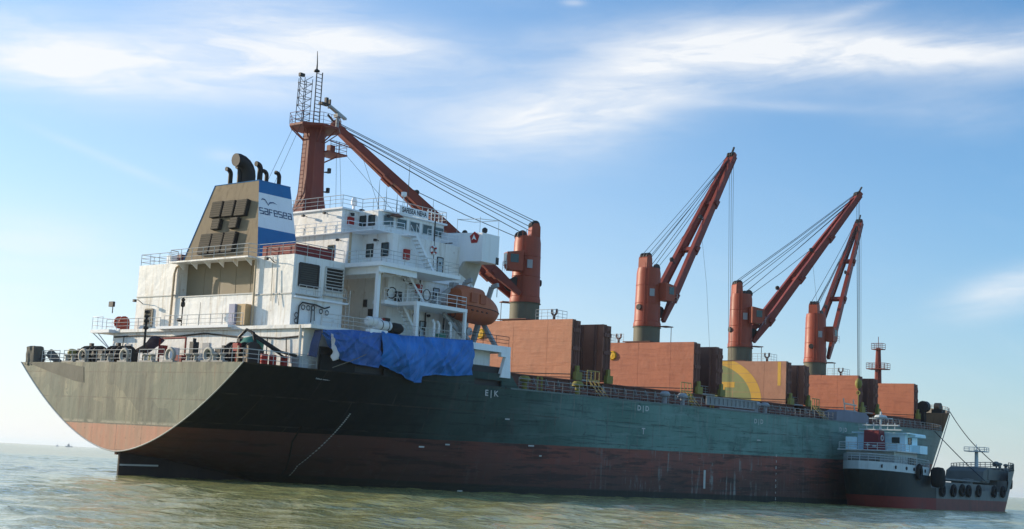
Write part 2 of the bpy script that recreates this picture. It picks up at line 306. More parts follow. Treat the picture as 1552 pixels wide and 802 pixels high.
def transom_mat():
    m, t, b = new_mat('transom_paint')
    oc = t.n('ShaderNodeTexCoord').outputs['Object']
    x, y, z = t.sep(oc)
    mp = t.n('ShaderNodeMapping'); t.put(mp.inputs[0], oc); mp.inputs['Scale'].default_value = (1.0, 1.1, 0.10)
    run = t.noise(mp.outputs[0], 1.0, 8.0, 0.66); mid = t.noise(oc, 0.8, 6.0, 0.65); big = t.noise(oc, 0.22, 3.0, 0.5)
    g = t.mix(t.step(run, 0.35, 0.66), (0.235, 0.222, 0.150, 1), (0.112, 0.114, 0.080, 1))
    g = t.mix(t.step(big, 0.40, 0.60, 0.0, 0.7), g, (0.135, 0.158, 0.118, 1))
    mp3 = t.n('ShaderNodeMapping'); t.put(mp3.inputs[0], oc); mp3.inputs['Scale'].default_value = (1.0, 1.7, 0.13); mp3.inputs['Location'].default_value = (3, 7, 1)
    run2 = t.noise(mp3.outputs[0], 1.0, 7.0, 0.7)
    topw = t.step(z, 6.5, 9.6, 0.25, 1.0)
    g = t.mix(t.m('MULTIPLY', t.step(run2, 0.55, 0.70, 0.0, 0.55), topw), g, (0.20, 0.105, 0.055, 1))
    pat = t.n('ShaderNodeTexVoronoi'); t.put(pat.inputs['Vector'], t.comb(t.m('MULTIPLY', y, 0.34), t.m('MULTIPLY', z, 0.42), t.m('MULTIPLY', mid, 0.5))); pat.inputs['Scale'].default_value = 1.0; pat.distance = 'CHEBYCHEV'
    pv = t.sep(pat.outputs['Color'])[0]
    g = t.vm('MULTIPLY', g, t.comb(t.step(pv, 0, 1, 0.74, 1.30, False), t.step(pv, 0, 1, 0.78, 1.25, False), t.step(pv, 0, 1, 0.82, 1.22, False)))
    red = t.mix(t.step(run, 0.35, 0.65), (0.52, 0.225, 0.140, 1), (0.42, 0.225, 0.145, 1))
    red = t.mix(t.step(mid, 0.5, 0.75, 0.0, 0.5), red, (0.40, 0.26, 0.175, 1))
    zz = t.m('ADD', z, t.m('MULTIPLY', t.m('SUBTRACT', mid, 0.5), 0.10))
    c = t.mix(t.step(zz, 4.30, 4.36), red, g)
    edge = t.m('MULTIPLY', t.step(zz, 4.36, 4.46), t.step(zz, 4.50, 4.75, 1.0, 0.0))
    c = t.mix(t.m('MULTIPLY', edge, t.step(mid, 0.40, 0.56)), c, (0.34, 0.31, 0.23, 1))
    bk = t.n('ShaderNodeTexBrick'); t.put(bk.inputs['Vector'], t.comb(y, z, 0.0)); bk.inputs['Scale'].default_value = 0.1
    bk.inputs['Mortar Size'].default_value = 0.005; bk.inputs['Brick Width'].default_value = 0.36; bk.inputs['Row Height'].default_value = 0.22; bk.offset = 0.35
    c = t.mix(t.m('MULTIPLY', bk.outputs['Fac'], t.step(mid, 0.38, 0.60, 0.1, 0.7)), c, (0.11, 0.085, 0.06, 1))
    spot = t.noise(oc, 2.6, 8.0, 0.7); c = t.mix(t.step(spot, 0.61, 0.67, 0.0, 0.7), c, (0.13, 0.085, 0.055, 1))
    t.put(b.inputs['Base Color'], c); b.inputs['Roughness'].default_value = 0.6
    b.inputs['Specular IOR Level'].default_value = 0.25
    fr = t.m('SINE', t.m('MULTIPLY', y, 6.6))
    bn = t.n('ShaderNodeBump'); bn.inputs['Strength'].default_value = 0.6; bn.inputs['Distance'].default_value = 0.06
    t.put(bn.inputs['Height'], t.m('ADD', t.m('MULTIPLY', fr, 0.04), t.m('ADD', t.noise(oc, 0.6, 4.0, 0.55), t.m('MULTIPLY', run2, 0.5)))); m.node_tree.links.new(bn.outputs[0], b.inputs['Normal'])
    return m


def sea_mat():
    """turbid river-mouth water: a silty body colour under a wind-roughened, only partly mirroring surface"""
    m, t, b = new_mat('sea_water')
    oc = t.n('ShaderNodeTexCoord').outputs['Object']
    n = t.noise(oc, 0.012, 4.0, 0.55)
    c = t.mix(t.step(n, 0.35, 0.65), (0.40, 0.365, 0.105, 1), (0.35, 0.345, 0.135, 1))
    mp = t.n('ShaderNodeMapping'); t.put(mp.inputs[0], oc)
    mp.inputs['Rotation'].default_value = (0, 0, R(35)); mp.inputs['Scale'].default_value = (1.0, 0.45, 1.0)
    h = t.m('ADD', t.m('MULTIPLY', t.noise(mp.outputs[0], 0.55, 5.0, 0.6), 0.34), t.m('MULTIPLY', t.noise(mp.outputs[0], 2.3, 4.0, 0.6), 0.09))
    bn = t.n('ShaderNodeBump'); bn.inputs['Strength'].default_value = 0.8; bn.inputs['Distance'].default_value = 0.9
    t.put(bn.inputs['Height'], h)
    df = t.n('ShaderNodeBsdfDiffuse'); t.put(df.inputs['Color'], c); t.put(df.inputs['Normal'], bn.outputs[0])
    gl = t.n('ShaderNodeBsdfGlossy'); gl.inputs['Color'].default_value = (1, 1, 1, 1); gl.inputs['Roughness'].default_value = 0.06; t.put(gl.inputs['Normal'], bn.outputs[0])
    fr = t.n('ShaderNodeFresnel'); fr.inputs['IOR'].default_value = 1.33; t.put(fr.inputs['Normal'], bn.outputs[0])
    mx = t.n('ShaderNodeMixShader'); t.put(mx.inputs[0], t.m('MINIMUM', fr.outputs[0], 0.66))
    t.put(mx.inputs[1], df.outputs[0]); t.put(mx.inputs[2], gl.outputs[0])
    m.node_tree.nodes.remove(b); out = [q for q in m.node_tree.nodes if q.type == 'OUTPUT_MATERIAL'][0]
    m.node_tree.links.new(mx.outputs[0], out.inputs[0])
    return m


HULLM = hull_mat(); TRANSM = transom_mat(); SEAM = sea_mat()


# ------------------------------------------------------------------ mesh helpers
def V(*a): return Vector(a)


class MB:
    def __init__(s): s.v = []; s.f = []; s.mi = []
    def add(s, vs, fs, m=0):
        o = len(s.v); s.v += [tuple(q) for q in vs]; s.f += [tuple(i+o for i in q) for q in fs]; s.mi += [m]*len(fs); return s
    def box(s, x0, x1, y0, y1, z0, z1, m=0):
        x0, x1 = sorted((x0, x1)); y0, y1 = sorted((y0, y1)); z0, z1 = sorted((z0, z1))
        return s.add([(x0, y0, z0), (x1, y0, z0), (x1, y1, z0), (x0, y1, z0), (x0, y0, z1), (x1, y0, z1), (x1, y1, z1), (x0, y1, z1)],
                     [(0, 3, 2, 1), (4, 5, 6, 7), (0, 1, 5, 4), (1, 2, 6, 5), (2, 3, 7, 6), (3, 0, 4, 7)], m)
    def beam(s, p, q, w, h=None, m=0, w2=None, h2=None, side=None):
        """box girder from p to q; side = direction of the width"""
        p = Vector(p); q = Vector(q); h = w if h is None else h; w2 = w if w2 is None else w2; h2 = h if h2 is None else h2
        d = (q-p).normalized()
        sd = Vector(side) if side is not None else d.cross(Vector((0, 0, 1)))
        if sd.length < 1e-4: sd = Vector((1, 0, 0))
        sd = (sd-d*sd.dot(d)).normalized(); u = sd.cross(d)
        vs = []
        for c, a, b in ((p, w, h), (q, w2, h2)):
            for i, j in ((-1, -1), (1, -1), (1, 1), (-1, 1)): vs.append(c+sd*(i*a/2)+u*(j*b/2))
        return s.add(vs, [(0, 3, 2, 1), (4, 5, 6, 7), (0, 1, 5, 4), (1, 2, 6, 5), (2, 3, 7, 6), (3, 0, 4, 7)], m)
    def tube(s, pts, r, n=6, m=0, cap=True):
        pts = [Vector(p) for p in pts]; rs = r if isinstance(r, (list, tuple)) else [r]*len(pts)
        vs = []; fs = []; ref = None
        for i, p in enumerate(pts):
            d = (pts[min(i+1, len(pts)-1)]-pts[max(i-1, 0)]).normalized()
            if ref is None: ref = d.orthogonal().normalized()
            a = (ref-d*ref.dot(d)); a = a.normalized() if a.length > 1e-5 else d.orthogonal().normalized()
            ref = a; b = d.cross(a)
            for k in range(n):
                t = 2*math.pi*k/n+math.pi/n; vs.append(p+(a*math.cos(t)+b*math.sin(t))*rs[i])
        for i in range(len(pts)-1):
            for k in range(n): fs.append((i*n+k, i*n+(k+1) % n, (i+1)*n+(k+1) % n, (i+1)*n+k))
        if cap: fs.append(tuple(reversed(range(n)))); fs.append(tuple((len(pts)-1)*n+k for k in range(n)))
        return s.add(vs, fs, m)
    def cyl(s, p, q, r0, r1=None, n=16, m=0): return s.tube([p, q], [r0, r0 if r1 is None else r1], n, m)
    def prism(s, poly, vec, m=0):
        vec = Vector(vec); a = [Vector(p) for p in poly]; n = len(a); b = [p+vec for p in a]
        fs = [tuple(reversed(range(n))), tuple(range(n, 2*n))]+[(i, (i+1) % n, n+(i+1) % n, n+i) for i in range(n)]
        return s.add(a+b, fs, m)
    def poly(s, pts, m=0): return s.add(pts, [tuple(range(len(pts)))], m)
    def grid(s, rows, m=0, closed=False):
        n = len(rows[0]); vs = [p for r in rows for p in r]; fs = []
        for i in range(len(rows)-1):
            for k in range(n if closed else n-1): fs.append((i*n+k, i*n+(k+1) % n, (i+1)*n+(k+1) % n, (i+1)*n+k))
        return s.add(vs, fs, m)
    def torus(s, c, axis, r, a, n=14, k=6, m=0):
        c = Vector(c); ax = Vector(axis).normalized(); e1 = ax.orthogonal().normalized(); e2 = ax.cross(e1); rows = []
        for i in range(n+1):
            t = 2*math.pi*i/n; d = e1*math.cos(t)+e2*math.sin(t)
            rows.append([c+d*(r+a*math.cos(2*math.pi*j/k))+ax*(a*math.sin(2*math.pi*j/k)) for j in range(k)])
        return s.grid(rows, m, True)
    def lathe(s, c, prof, n=16, m=0, axis=(0, 0, 1)):
        c = Vector(c); ax = Vector(axis).normalized(); e1 = ax.orthogonal().normalized(); e2 = ax.cross(e1); rows = []
        for r, z in prof: rows.append([c+ax*z+(e1*math.cos(2*math.pi*i/n)+e2*math.sin(2*math.pi*i/n))*r for i in range(n)])
        s.grid(rows, m, True)
        return s
    def mesh(s, name, mats, smooth=False):
        me = bpy.data.meshes.new(name); me.from_pydata(s.v, [], s.f); me.update()
        for q in (mats if isinstance(mats, (list, tuple)) else [mats]): me.materials.append(q)
        if any(s.mi): me.polygons.foreach_set('material_index', s.mi)
        if smooth:
            me.polygons.foreach_set('use_smooth', [True]*len(s.f))
            me.set_sharp_from_angle(angle=R(38))
        return me
    def build(s, name, mats, parent=None, smooth=False, label=None):
        o = bpy.data.objects.new(name, s.mesh(name, mats, smooth)); COL.objects.link(o); o.parent = parent
        if label: o['label'] = label
        return o


def rail(mb, pts, h=1.05, bars=3, gap=1.5, r=0.032, m=0, ends=True):
    """guard rail: stanchions and horizontal bars along a polyline of deck points"""
    pts = [Vector(p) for p in pts]
    for j in range(bars):
        zz = Vector((0, 0, h*(j+1)/bars)); mb.tube([p+zz for p in pts], r if j == bars-1 else r*0.75, 4, m)
    for a, b in zip(pts[:-1], pts[1:]):
        k = max(1, int(round((b-a).length/gap)))
        for i in range(k+1):
            p = a.lerp(b, i/k); mb.tube([p, p+Vector((0, 0, h))], r, 4, m)
    return mb


def stair(parent, top, foot, wid=0.75, side=(0, 1, 0), n=10, mat=None):
    """inclined ladder: two stringers with hand rails, each tread a piece of its own"""
    top = Vector(top); foot = Vector(foot); sd = Vector(side).normalized(); mb = MB()
    for k in (-1, 1):
        o = sd*(k*wid/2); mb.beam(top+o, foot+o, 0.05, 0.22, side=sd)
        hr = Vector((0, 0, 0.95)); mb.tube([top+o+hr, foot+o+hr], 0.03, 4)
        for i in range(4):
            p = top.lerp(foot, i/3)+o; mb.tube([p, p+hr], 0.025, 4)
    s = mb.build('stairway', mat or RAILGREY, parent)
    return s, mb


def text_mesh(txt, size, extrude=0.0):
    cu = bpy.data.curves.new('lettering', 'FONT'); cu.body = txt; cu.size = size; cu.align_x = 'CENTER'; cu.resolution_u = 3
    cu.extrude = extrude; cu.offset = size*.022
    ob = bpy.data.objects.new('lettering', cu); COL.objects.link(ob)
    dg = bpy.context.evaluated_depsgraph_get(); dg.update()
    me = bpy.data.meshes.new_from_object(ob.evaluated_get(dg)); vs = [v.co.copy() for v in me.vertices]; fs = [tuple(p.vertices) for p in me.polygons]
    bpy.data.objects.remove(ob); bpy.data.curves.remove(cu); bpy.data.meshes.remove(me)
    return vs, fs


def text_on(mb, txt, size, org, right, upv, m=0, sx=1.0):
    vs, fs = text_mesh(txt, size); org = Vector(org); right = Vector(right); upv = Vector(upv)
    mb.add([org+right*(v.x*sx)+upv*v.y for v in vs], fs, m)


def thing(name, label, cat, group=None, mw=None):
    o = bpy.data.objects.new(name, None); COL.objects.link(o); o['label'] = label; o['category'] = cat
    if group: o['group'] = group
    if mw is not None: o.matrix_world = mw
    return o


def tag(o, label, cat, group=None):
    o['label'] = label; o['category'] = cat
    if group: o['group'] = group
    return o


# ------------------------------------------------------------------ the sea
def wave_h(x, y):
    rng = np.random.default_rng(3); h = np.zeros_like(x)
    for lam, amp in ((13.0, .022), (8.5, .038), (5.8, .050), (4.0, .050), (2.8, .038), (1.9, .024)):
        for k in range(4):
            th = R(35)+rng.normal(0, .55); ph = rng.uniform(0, 6.28); l = lam*rng.uniform(.85, 1.18)
            h += amp*.53*np.sin(2*math.pi/l*(x*math.cos(th)+y*math.sin(th))+ph)
    gust = .80+.35*np.sin(x*.045+1.3*np.sin(y*.03))*np.sin(y*.055+x*.02+1.0)
    return h*gust


def build_sea():
    x0, x1, y0, y1, st = -75.0, 210.0, -110.0, 190.0, 0.45
    nx = int((x1-x0)/st)+1; ny = int((y1-y0)/st)+1
    X, Y = np.meshgrid(np.linspace(x0, x1, nx), np.linspace(y0, y1, ny), indexing='ij')
    edge = np.minimum.reduce([(X-x0)*4, x1-X, (Y-y0)*4, y1-Y]); fade = np.clip(edge/40.0, 0, 1)*np.clip((X-x0)/6.0+.4, 0, 1)
    Z = wave_h(X, Y)*fade
    co = np.stack([X, Y, Z], -1).reshape(-1, 3)
    i = np.arange(nx-1)[:, None]*ny+np.arange(ny-1)[None, :]
    q = np.stack([i, i+ny, i+ny+1, i+1], -1).reshape(-1, 4)
    n = len(co); B = 26000.0
    outer = np.array([(-B, -B, 0), (B, -B, 0), (B, B, 0), (-B, B, 0)], float)
    c00, c10, c11, c01 = 0, (nx-1)*ny, nx*ny-1, ny-1
    co = np.vstack([co, outer])
    q2 = np.array([(n, n+1, c10, c00), (n+1, n+2, c11, c10), (n+2, n+3, c01, c11), (n+3, n, c00, c01)])
    q = np.vstack([q, q2]).astype(np.int32)
    me = bpy.data.meshes.new('sea'); me.vertices.add(len(co)); me.vertices.foreach_set('co', co.ravel())
    me.loops.add(q.size); me.loops.foreach_set('vertex_index', q.ravel()); me.polygons.add(len(q))
    me.polygons.foreach_set('loop_start', np.arange(0, q.size, 4, dtype=np.int32)); me.update(calc_edges=True)
    me.polygons.foreach_set('use_smooth', np.ones(len(q), bool)); me.materials.append(SEAM); me.validate()
    o = bpy.data.objects.new('sea', me); COL.objects.link(o); o['kind'] = 'structure'; o['label'] = 'murky green grey sea with small waves'
    return o


build_sea()

# ------------------------------------------------------------------ the cargo ship
TRIM, HEEL = 0.01835, 0.00896
SHIPM = (Matrix.Rotation(-TRIM, 4, 'Y') @ Matrix.Rotation(HEEL, 4, 'X'))
ship = thing('cargo_ship', 'huge bulk carrier with green and red hull, white deckhouse and four red cranes', 'ship', mw=SHIPM)
HB, ZD = 16.1, 9.66


def zkeel(x): return 2.05-.09*x-.006*x*x


def hull_b(x, z):
    if x < 60:
        zk = zkeel(x); s = (z-zk)/(ZD-zk)
        if s <= 0: return 0.0
        p = max(.015, .585*max(0.0, 1-x/50.0)**1.5)
        return HB*min(1.0, s)**p
    k = max(0.0, min(1.0, (z+1)/15.0)); x0 = 118+21*k; xe = 163.5+5.5*k
    if x <= x0: return HB
    t = min(1.0, (x-x0)/(xe-x0)); return HB*(1-t**2.2)**.75


def bow_xe(z):
    k = max(0.0, min(1.0, (z+1)/15.0)); return 163.5+5.5*k


def hull_strip(z_of, nz, sgn, xs, nbow=26, xb=118.0):
    rows = []
    for x in xs:
        a, b = z_of(x); a = max(a, zkeel(x)) if x < 60 else a
        row = []
        for j in range(nz+1):
            u = j/nz; u = u*u if x < 25 else u
            z = a+(b-a)*u; row.append((x, sgn*hull_b(x, z), z))
        rows.append(row)
    for i in range(1, nbow+1):
        u = i/nbow; u = 1-(1-u)**1.6; row = []
        for j in range(nz+1):
            a, b = z_of(xb); z = a+(b-a)*j/nz; x = xb+(bow_xe(z)-xb)*u; row.append((x, sgn*hull_b(x, z), z))
        rows.append(row)
    return rows


xs = [0, .6, 1.4, 2.5, 4, 5.5, 7, 9, 11, 13, 15, 17, 19, 21, 24, 27, 30, 34, 38, 42, 46, 50, 56, 64, 76, 88, 100, 112, 118]
mb = MB()
for sgn in (-1, 1): mb.grid(hull_strip(lambda x: (-3.0, ZD), 24, sgn, xs))
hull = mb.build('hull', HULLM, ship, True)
# transom plate
mb = MB(); zs = [2.05+(ZD-2.05)*(i/30)**2 for i in range(31)]
mb.grid([[(-.02, -hull_b(0, z), z), (-.02, hull_b(0, z), z)] for z in zs])
tr = mb.build('transom', TRANSM, ship)
mb = MB(); loop = [(-.03, -hull_b(0, z), z) for z in reversed(zs)]+[(-.03, hull_b(0, z), z) for z in zs]
mb.tube(loop, .055, 4); mb.build('transom_edge', MARKW, tr)
mb = MB(); mb.poly([(-.045, 15.0, 9.62), (-.045, 9.6, 9.64), (-.045, 5.75, 9.22), (-.045, 5.5, 7.85), (-.045, 7.2, 8.02), (-.045, 11.0, 8.75)])  # cast shadow high on the transom, painted as a dark polygon
mb.build('painted_shadow', paint('transom_shadow_paint', (0.075, 0.078, 0.058), 0.6, 0.15, streak=0.4, streak_col=(0.12, 0.115, 0.085), bump=0.03), tr, label='painted cast shadow high on the transom')
# rudder, skeg and their marks
mb = MB()
mb.add([(.45, -.1, -3), (.45, .1, -3), (.45, .1, 2.05), (.45, -.1, 2.05), (5.6, -.6, -3), (5.6, .6, -3), (5.6, .6, 1.75), (5.6, -.6, 1.75)], [(0, 1, 2, 3), (0, 4, 7, 3), (1, 5, 6, 2), (3, 2, 6, 7), (4, 5, 6, 7)]); mb.build('rudder', paint('rudder_dark', (.022, .015, .014), .6, .25, streak=.3, streak_col=(.05, .035, .03)), ship)
mb = MB(); mb.add([(5.5, -.5, -3), (5.5, .5, -3), (5.5, .5, 1.7), (5.5, -.5, 1.7), (16, -4.5, -3), (16, 4.5, -3), (16, 2.6, 1.3), (16, -2.6, 1.3), (24, -7, -3), (24, 7, -3)], [(0, 1, 2, 3), (0, 4, 7, 3), (1, 5, 6, 2), (3, 2, 6, 7), (4, 8, 7), (5, 9, 6), (7, 6, 9, 8)]); mb.build('skeg', MATS['rudder_dark'], ship)
mb = MB(); mb.poly([(.5, -.12, .86), (4.2, -.48, .86), (4.2, -.48, 1.0), (.5, -.12, 1.0)]); mb.build('rudder_stripe', MARKW, ship)
mb = MB(); mb.beam((.9, .9, 2.35), (.9, .9, 1.75), .35, .35); mb.build('stern_lug', HATCHIN, ship)
# main deck
mb = MB(); rows = []
dx_ = [x for x in xs if x < 118]+[118+i*2.0 for i in range(0, 24)]
for x in dx_: b = hull_b(x, ZD)-.02; rows.append([(x, -b, ZD-.02), (x, b, ZD-.02)])
mb.grid(rows); mb.build('main_deck', DECKP, ship)
# forecastle
FX = 151.0


def ztop(x): return 12.6+1.9*max(0.0, (x-FX)/16.0)


mb = MB()
for sgn in (-1, 1):
    rows = []
    for i in range(21):
        row = []
        for j in range(7):
            u = i/20; u = 1-(1-u)**1.6
            zt = 12.9+1.7*u; z = ZD+(zt-ZD)*j/6; x = FX+(bow_xe(z)-FX)*u; row.append((x, sgn*hull_b(x, z), z))
        rows.append(row)
    mb.grid(rows)
fc = mb.build('forecastle', paint('bow_plating', (0.13, 0.115, 0.09), .6, .2, streak=.5, streak_col=(.12, .06, .04), rust=.2), ship, True)
mb = MB(); sec = [(FX, -hull_b(FX, z), z) for z in (ZD, 10.5, 11.5, 12.9)]; sec2 = [(FX, hull_b(FX, z), z) for z in (12.9, 11.5, 10.5, ZD)]
mb.poly(sec+sec2); mb.build('forecastle_bulkhead', paint('bulkhead_brown', (0.26, 0.155, 0.085), .6, .2, streak=.4, rust=.3), fc)
mb = MB(); rows = []
for i in range(17):
    x = FX+i; b = hull_b(x, 12.3)-.05; rows.append([(x, -b, 12.3), (x, b, 12.3)])
mb.grid(rows); mb.build('forecastle_deck', DECKP, fc)
# bulwark on the quarter with two freeing slots
for sgn in (-1, 1):
    mb = MB()
    for x0, x1, z0, z1 in ((8, 33, 10.28, 10.95), (8, 12, 9.6, 10.28), (15.5, 27.6, 9.6, 10.28), (31.6, 33, 9.6, 10.28), (12, 15.5, 9.6, 9.72), (27.6, 31.6, 9.6, 9.72)):
        mb.box(x0, x1, sgn*(HB-.10), sgn*(HB+.02), z0, z1)
    mb.prism([(33, sgn*(HB-.1), 9.6), (34.4, sgn*(HB-.1), 9.6), (33, sgn*(HB-.1), 10.95)], (0, sgn*.12, 0))
    mb.build('bulwark', HULLM, ship)
    mb = MB(); mb.box(8.2, 33, sgn*(HB-.45), sgn*(HB-.35), ZD, 11.6); mb.build('slot_dark_backing', PIPEDARK, ship)  # dark panel added to stand in for shade behind the slots

# hull markings (starboard)
mk = [(13.93, 6.24), (13.81, 5.47), (13.65, 4.64), (13.44, 3.68), (13.24, 2.47), (13.21, 1.47), (13.87, .45)]
k = 0
for (xa, za), (xb_, zb_) in zip(mk[:-1], mk[1:]):
    for i in range(5):
        t0, t1 = i/5, (i+.55)/5
        for (ta, tb) in ((t0, t1),):
            P = []
            for t in (ta, tb):
                x = xa+(xb_-xa)*t; z = za+(zb_-za)*t; P.append((x, -hull_b(x, z)-.04, z))
            w = .10
            mb = MB(); mb.poly([(P[0][0]-w, P[0][1]-.02, P[0][2]), (P[0][0]+w, P[0][1], P[0][2]), (P[1][0]+w, P[1][1], P[1][2]), (P[1][0]-w, P[1][1]-.02, P[1][2])]); mb.build('draught_mark', MARKW, hull)


def hull_text(txt, x, z, size, sx=1.0):
    mb = MB(); text_on(mb, txt, size*.78, (x, -HB-.02, z), (1, 0, 0), (0, 0, 1), 0, sx); mb.build('hull_mark', MARKW, hull)


hull_text('E | K', 30.2, 8.75, 1.0, 1.3); hull_text('D | D', 56.3, 8.65, 1.0, 1.3); hull_text('D | D', 82.5, 8.35, 1.0, 1.3); hull_text('D | D', 106.7, 8.25, 1.0, 1.3)
hull_text('T', 56.5, 6.1, 1.2, 1.2)
mb = MB(); mb.box(69.55, 70.0, -HB-.02, -HB-.012, .2, 2.35); mb.build('hull_mark', MARKW, hull)
for i in range(8):
    mb = MB(); text_on(mb, str(10-i), .42+.06*(i % 3), (87.3+.04*(i % 2), -HB-.02, 4.3-i*.78), (1, 0, 0), (0, 0, 1)); mb.build('draught_figure', MARKW, hull)
for i, (x, z, w) in enumerate([(20.5, 3.6, .7), (32.4, 6.6, .7), (24, 3.9, .6), (36.2, 4.15, .9), (38, 3.2, .4), (82.2, 6.2, .9), (26, -.3, .7), (9.2, 1.0, .0)]):
    if w > 0:
        mb = MB(); mb.box(x, x+w, -HB-.02, -HB-.012, z, z+.13); mb.build('hull_mark', MARKW, hull)
mb = MB(); text_on(mb, 'CAUTION NO', .32, (9.0, -hull_b(9, 9.1)-.06, 9.25), (1, .02, 0), (0, 0, 1)); mb.build('hull_mark', MARKW, hull); mb = MB(); text_on(mb, 'PROPELLER', .32, (9.0, -hull_b(9, 8.8)-.10, 8.85), (1, .02, 0), (0, 0, 1))
mb.build('hull_mark', MARKW, hull)
# weld seam / pipe running down the quarter
mb = MB(); sm = []
for x, z in ((10.2, 4.9), (10.6, 3.6), (11.7, 2.3), (12.7, 1.2), (13.7, 0.1)): sm.append((x, -hull_b(x, z)-.03, z))
mb.tube(sm, .10, 4); mb.build('weld_seam', BLACK, hull)
mb = MB(); mb.grid([[(x, -hull_b(x, ZD)-.05, ZD-.10), (x, -hull_b(x, ZD)-.05, ZD+.06), (x, -hull_b(x, ZD)+.05, ZD+.06)] for x in [33+2*i for i in range(60)]]); mb.build('sheer_strake_edge', paint('edge_grey_green', (.14, .18, .165), .6, .2, rust=.3), hull)

# ---------------------------------------------------- deckhouse, lower tiers
ZA, ZB, ZC, ZDK, ZT = 13.3, 16.65, 19.65, 23.2, 25.55
mb = MB(); mb.box(7.0, 31, -15.0, 12.2, ZD, ZA-.3); poop = mb.build('poop_deckhouse', WHITE, ship)
mb = MB(); mb.box(6.7, 26.6, -16.15, 13.4, ZA-.3, ZA); mb.box(26.6, 32.6, -16.15, -11.8, ZA-.3, ZA); mb.box(26.6, 31.2, -11.8, 12.4, ZA-.3, ZA); mb.build('boat_deck', WHITE, ship)
mb = MB()   # doors and fittings on the poop aft wall
for y in (9.6, -2.2): mb = MB(); mb.box(6.93, 7.0, y-.5, y+.5, ZD+.15, ZD+2.25); mb.build('door', GREYBOX, poop)
mb = MB(); pts = [(6.9, 11.9, 12.6), (6.9, 8, 12.7), (6.9, 3, 12.5), (6.9, -2, 12.75), (6.9, -7, 12.35), (6.9, -8.2, 12.0), (6.9, -9, 12.35), (6.9, -12, 12.2), (6.9, -14.9, 12.35)]
mb.tube(pts, .07, 5); mb.build('wall_pipe', PIPEDARK, poop)
for a, b in (((6.85, -13.0, 12.2), (6.85, -13.2, 10.2)), ((6.85, -10.6, 12.2), (6.85, -10.6, 10.8)), ((6.85, 10.2, 12.7), (6.85, 10.5, 10))):
    mb = MB(); mb.tube([a, b], .05, 5); mb.build('wall_pipe', PIPEDARK, poop)
mb = MB(); mb.tube([(6.8, -14.8, ZD), (6.8, -14.8, 13.2), (7.4, -15.1, 13.3)], .14, 8); mb.build('corner_post', WHITE, poop)

# engine casing with the recess under the funnel platform
mb = MB()
mb.box(8.5, 14.5, 5.0, 11.1, ZA, ZC-.02); mb.box(8.5, 14.5, -11.4, -6.3, ZA, ZC-.02); mb.box(8.5, 14.5, -6.3, 5.0, ZA, 16.45)
casing = mb.build('engine_casing', WHITE, ship)
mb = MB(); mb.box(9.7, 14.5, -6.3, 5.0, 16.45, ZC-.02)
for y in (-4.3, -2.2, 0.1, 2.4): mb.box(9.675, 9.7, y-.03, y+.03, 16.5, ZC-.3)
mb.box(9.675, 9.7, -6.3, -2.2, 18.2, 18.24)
mb.build('casing_recess', paint('recess_brown_grey', (.25, .205, .135), .6, .15, streak=.4, streak_col=(.25, .21, .15), bump=.03), casing)  # brown-grey recess wall, darker than the casing around it
mb = MB(); mb.box(8.42, 8.5, 5.0, 11.1, 16.55, 16.65); mb.box(8.42, 8.5, -11.4, -6.3, 16.2, 16.3); mb.box(8.42, 8.5, -6.3, 5.0, 16.35, 16.45); mb.build('wall_seam', RAILGREY, casing)
mb = MB()
mb.tube([(8.3, 4.0, 19.5), (8.3, 4.9, 19.2), (8.3, 5.15, 18.6), (8.3, 5.25, 13.35)], .11, 7); mb.build('drain_pipe', paint('rusty_pipe', (.50, .36, .22), .6, .15, rust=.6), casing)
mb = MB(); mb.tube([(8.3, -6.55, 19.4), (8.3, -6.65, 13.35)], .10, 7); mb.build('drain_pipe', paint('rusty_pipe_buff', (.52, .40, .26), .6, .15, rust=.6), casing)
for y, z, dy in ((10.0, 15.9, 0), (-8.9, 19.0, .4)):
    mb = MB(); mb.tube([(8.5, y, z), (7.9, y, z+.35), (7.6, y, z+.3)], .04, 5); mb.box(7.4, 7.65, y-.15, y+.15, z+.1, z+.35); mb.build('wall_lamp', PIPEDARK, casing)
mb = MB(); mb.tube([(8.35, -8.8, 19.5), (8.35, -8.9, 15.6)], .035, 4); mb.tube([(8.35, -9.4, 18.4), (8.35, -9.6, 16.5), (8.35, -10.0, 15.2)], .03, 4); mb.build('cable', paint('buff_cable', (.42, .33, .22), .7, .1), casing)


def louver(parent, org, ydir, updir, w, h, n, nrm, frame=BLACK, slat=PIPEDARK, deep=.08):
    """framed louvre; each slat a piece of its own mesh data under the same part"""
    org = Vector(org); yd = Vector(ydir); ud = Vector(updir); nm = Vector(nrm); mb = MB()
    for i in range(n):
        c = org+ud*(h*(i+.5)/n)
        a = c-yd*(w/2)+nm*deep*.2; b = c+yd*(w/2)+nm*deep*.2
        mb.add([a-ud*(h/n*.40), b-ud*(h/n*.40), b+ud*(h/n*.30)+nm*deep, a+ud*(h/n*.30)+nm*deep], [(0, 1, 2, 3)], 1)
    back = [org-yd*(w/2)+nm*.01, org+yd*(w/2)+nm*.01, org+yd*(w/2)+ud*h+nm*.01, org-yd*(w/2)+ud*h+nm*.01]; mb.poly(back, 0)
    for (p, q) in ((0, 1), (1, 2), (2, 3), (3, 0)): mb.beam(back[p]+nm*.06, back[q]+nm*.06, .10, .16, 0, side=nm)
    return mb.build('louver', [frame, slat], parent)


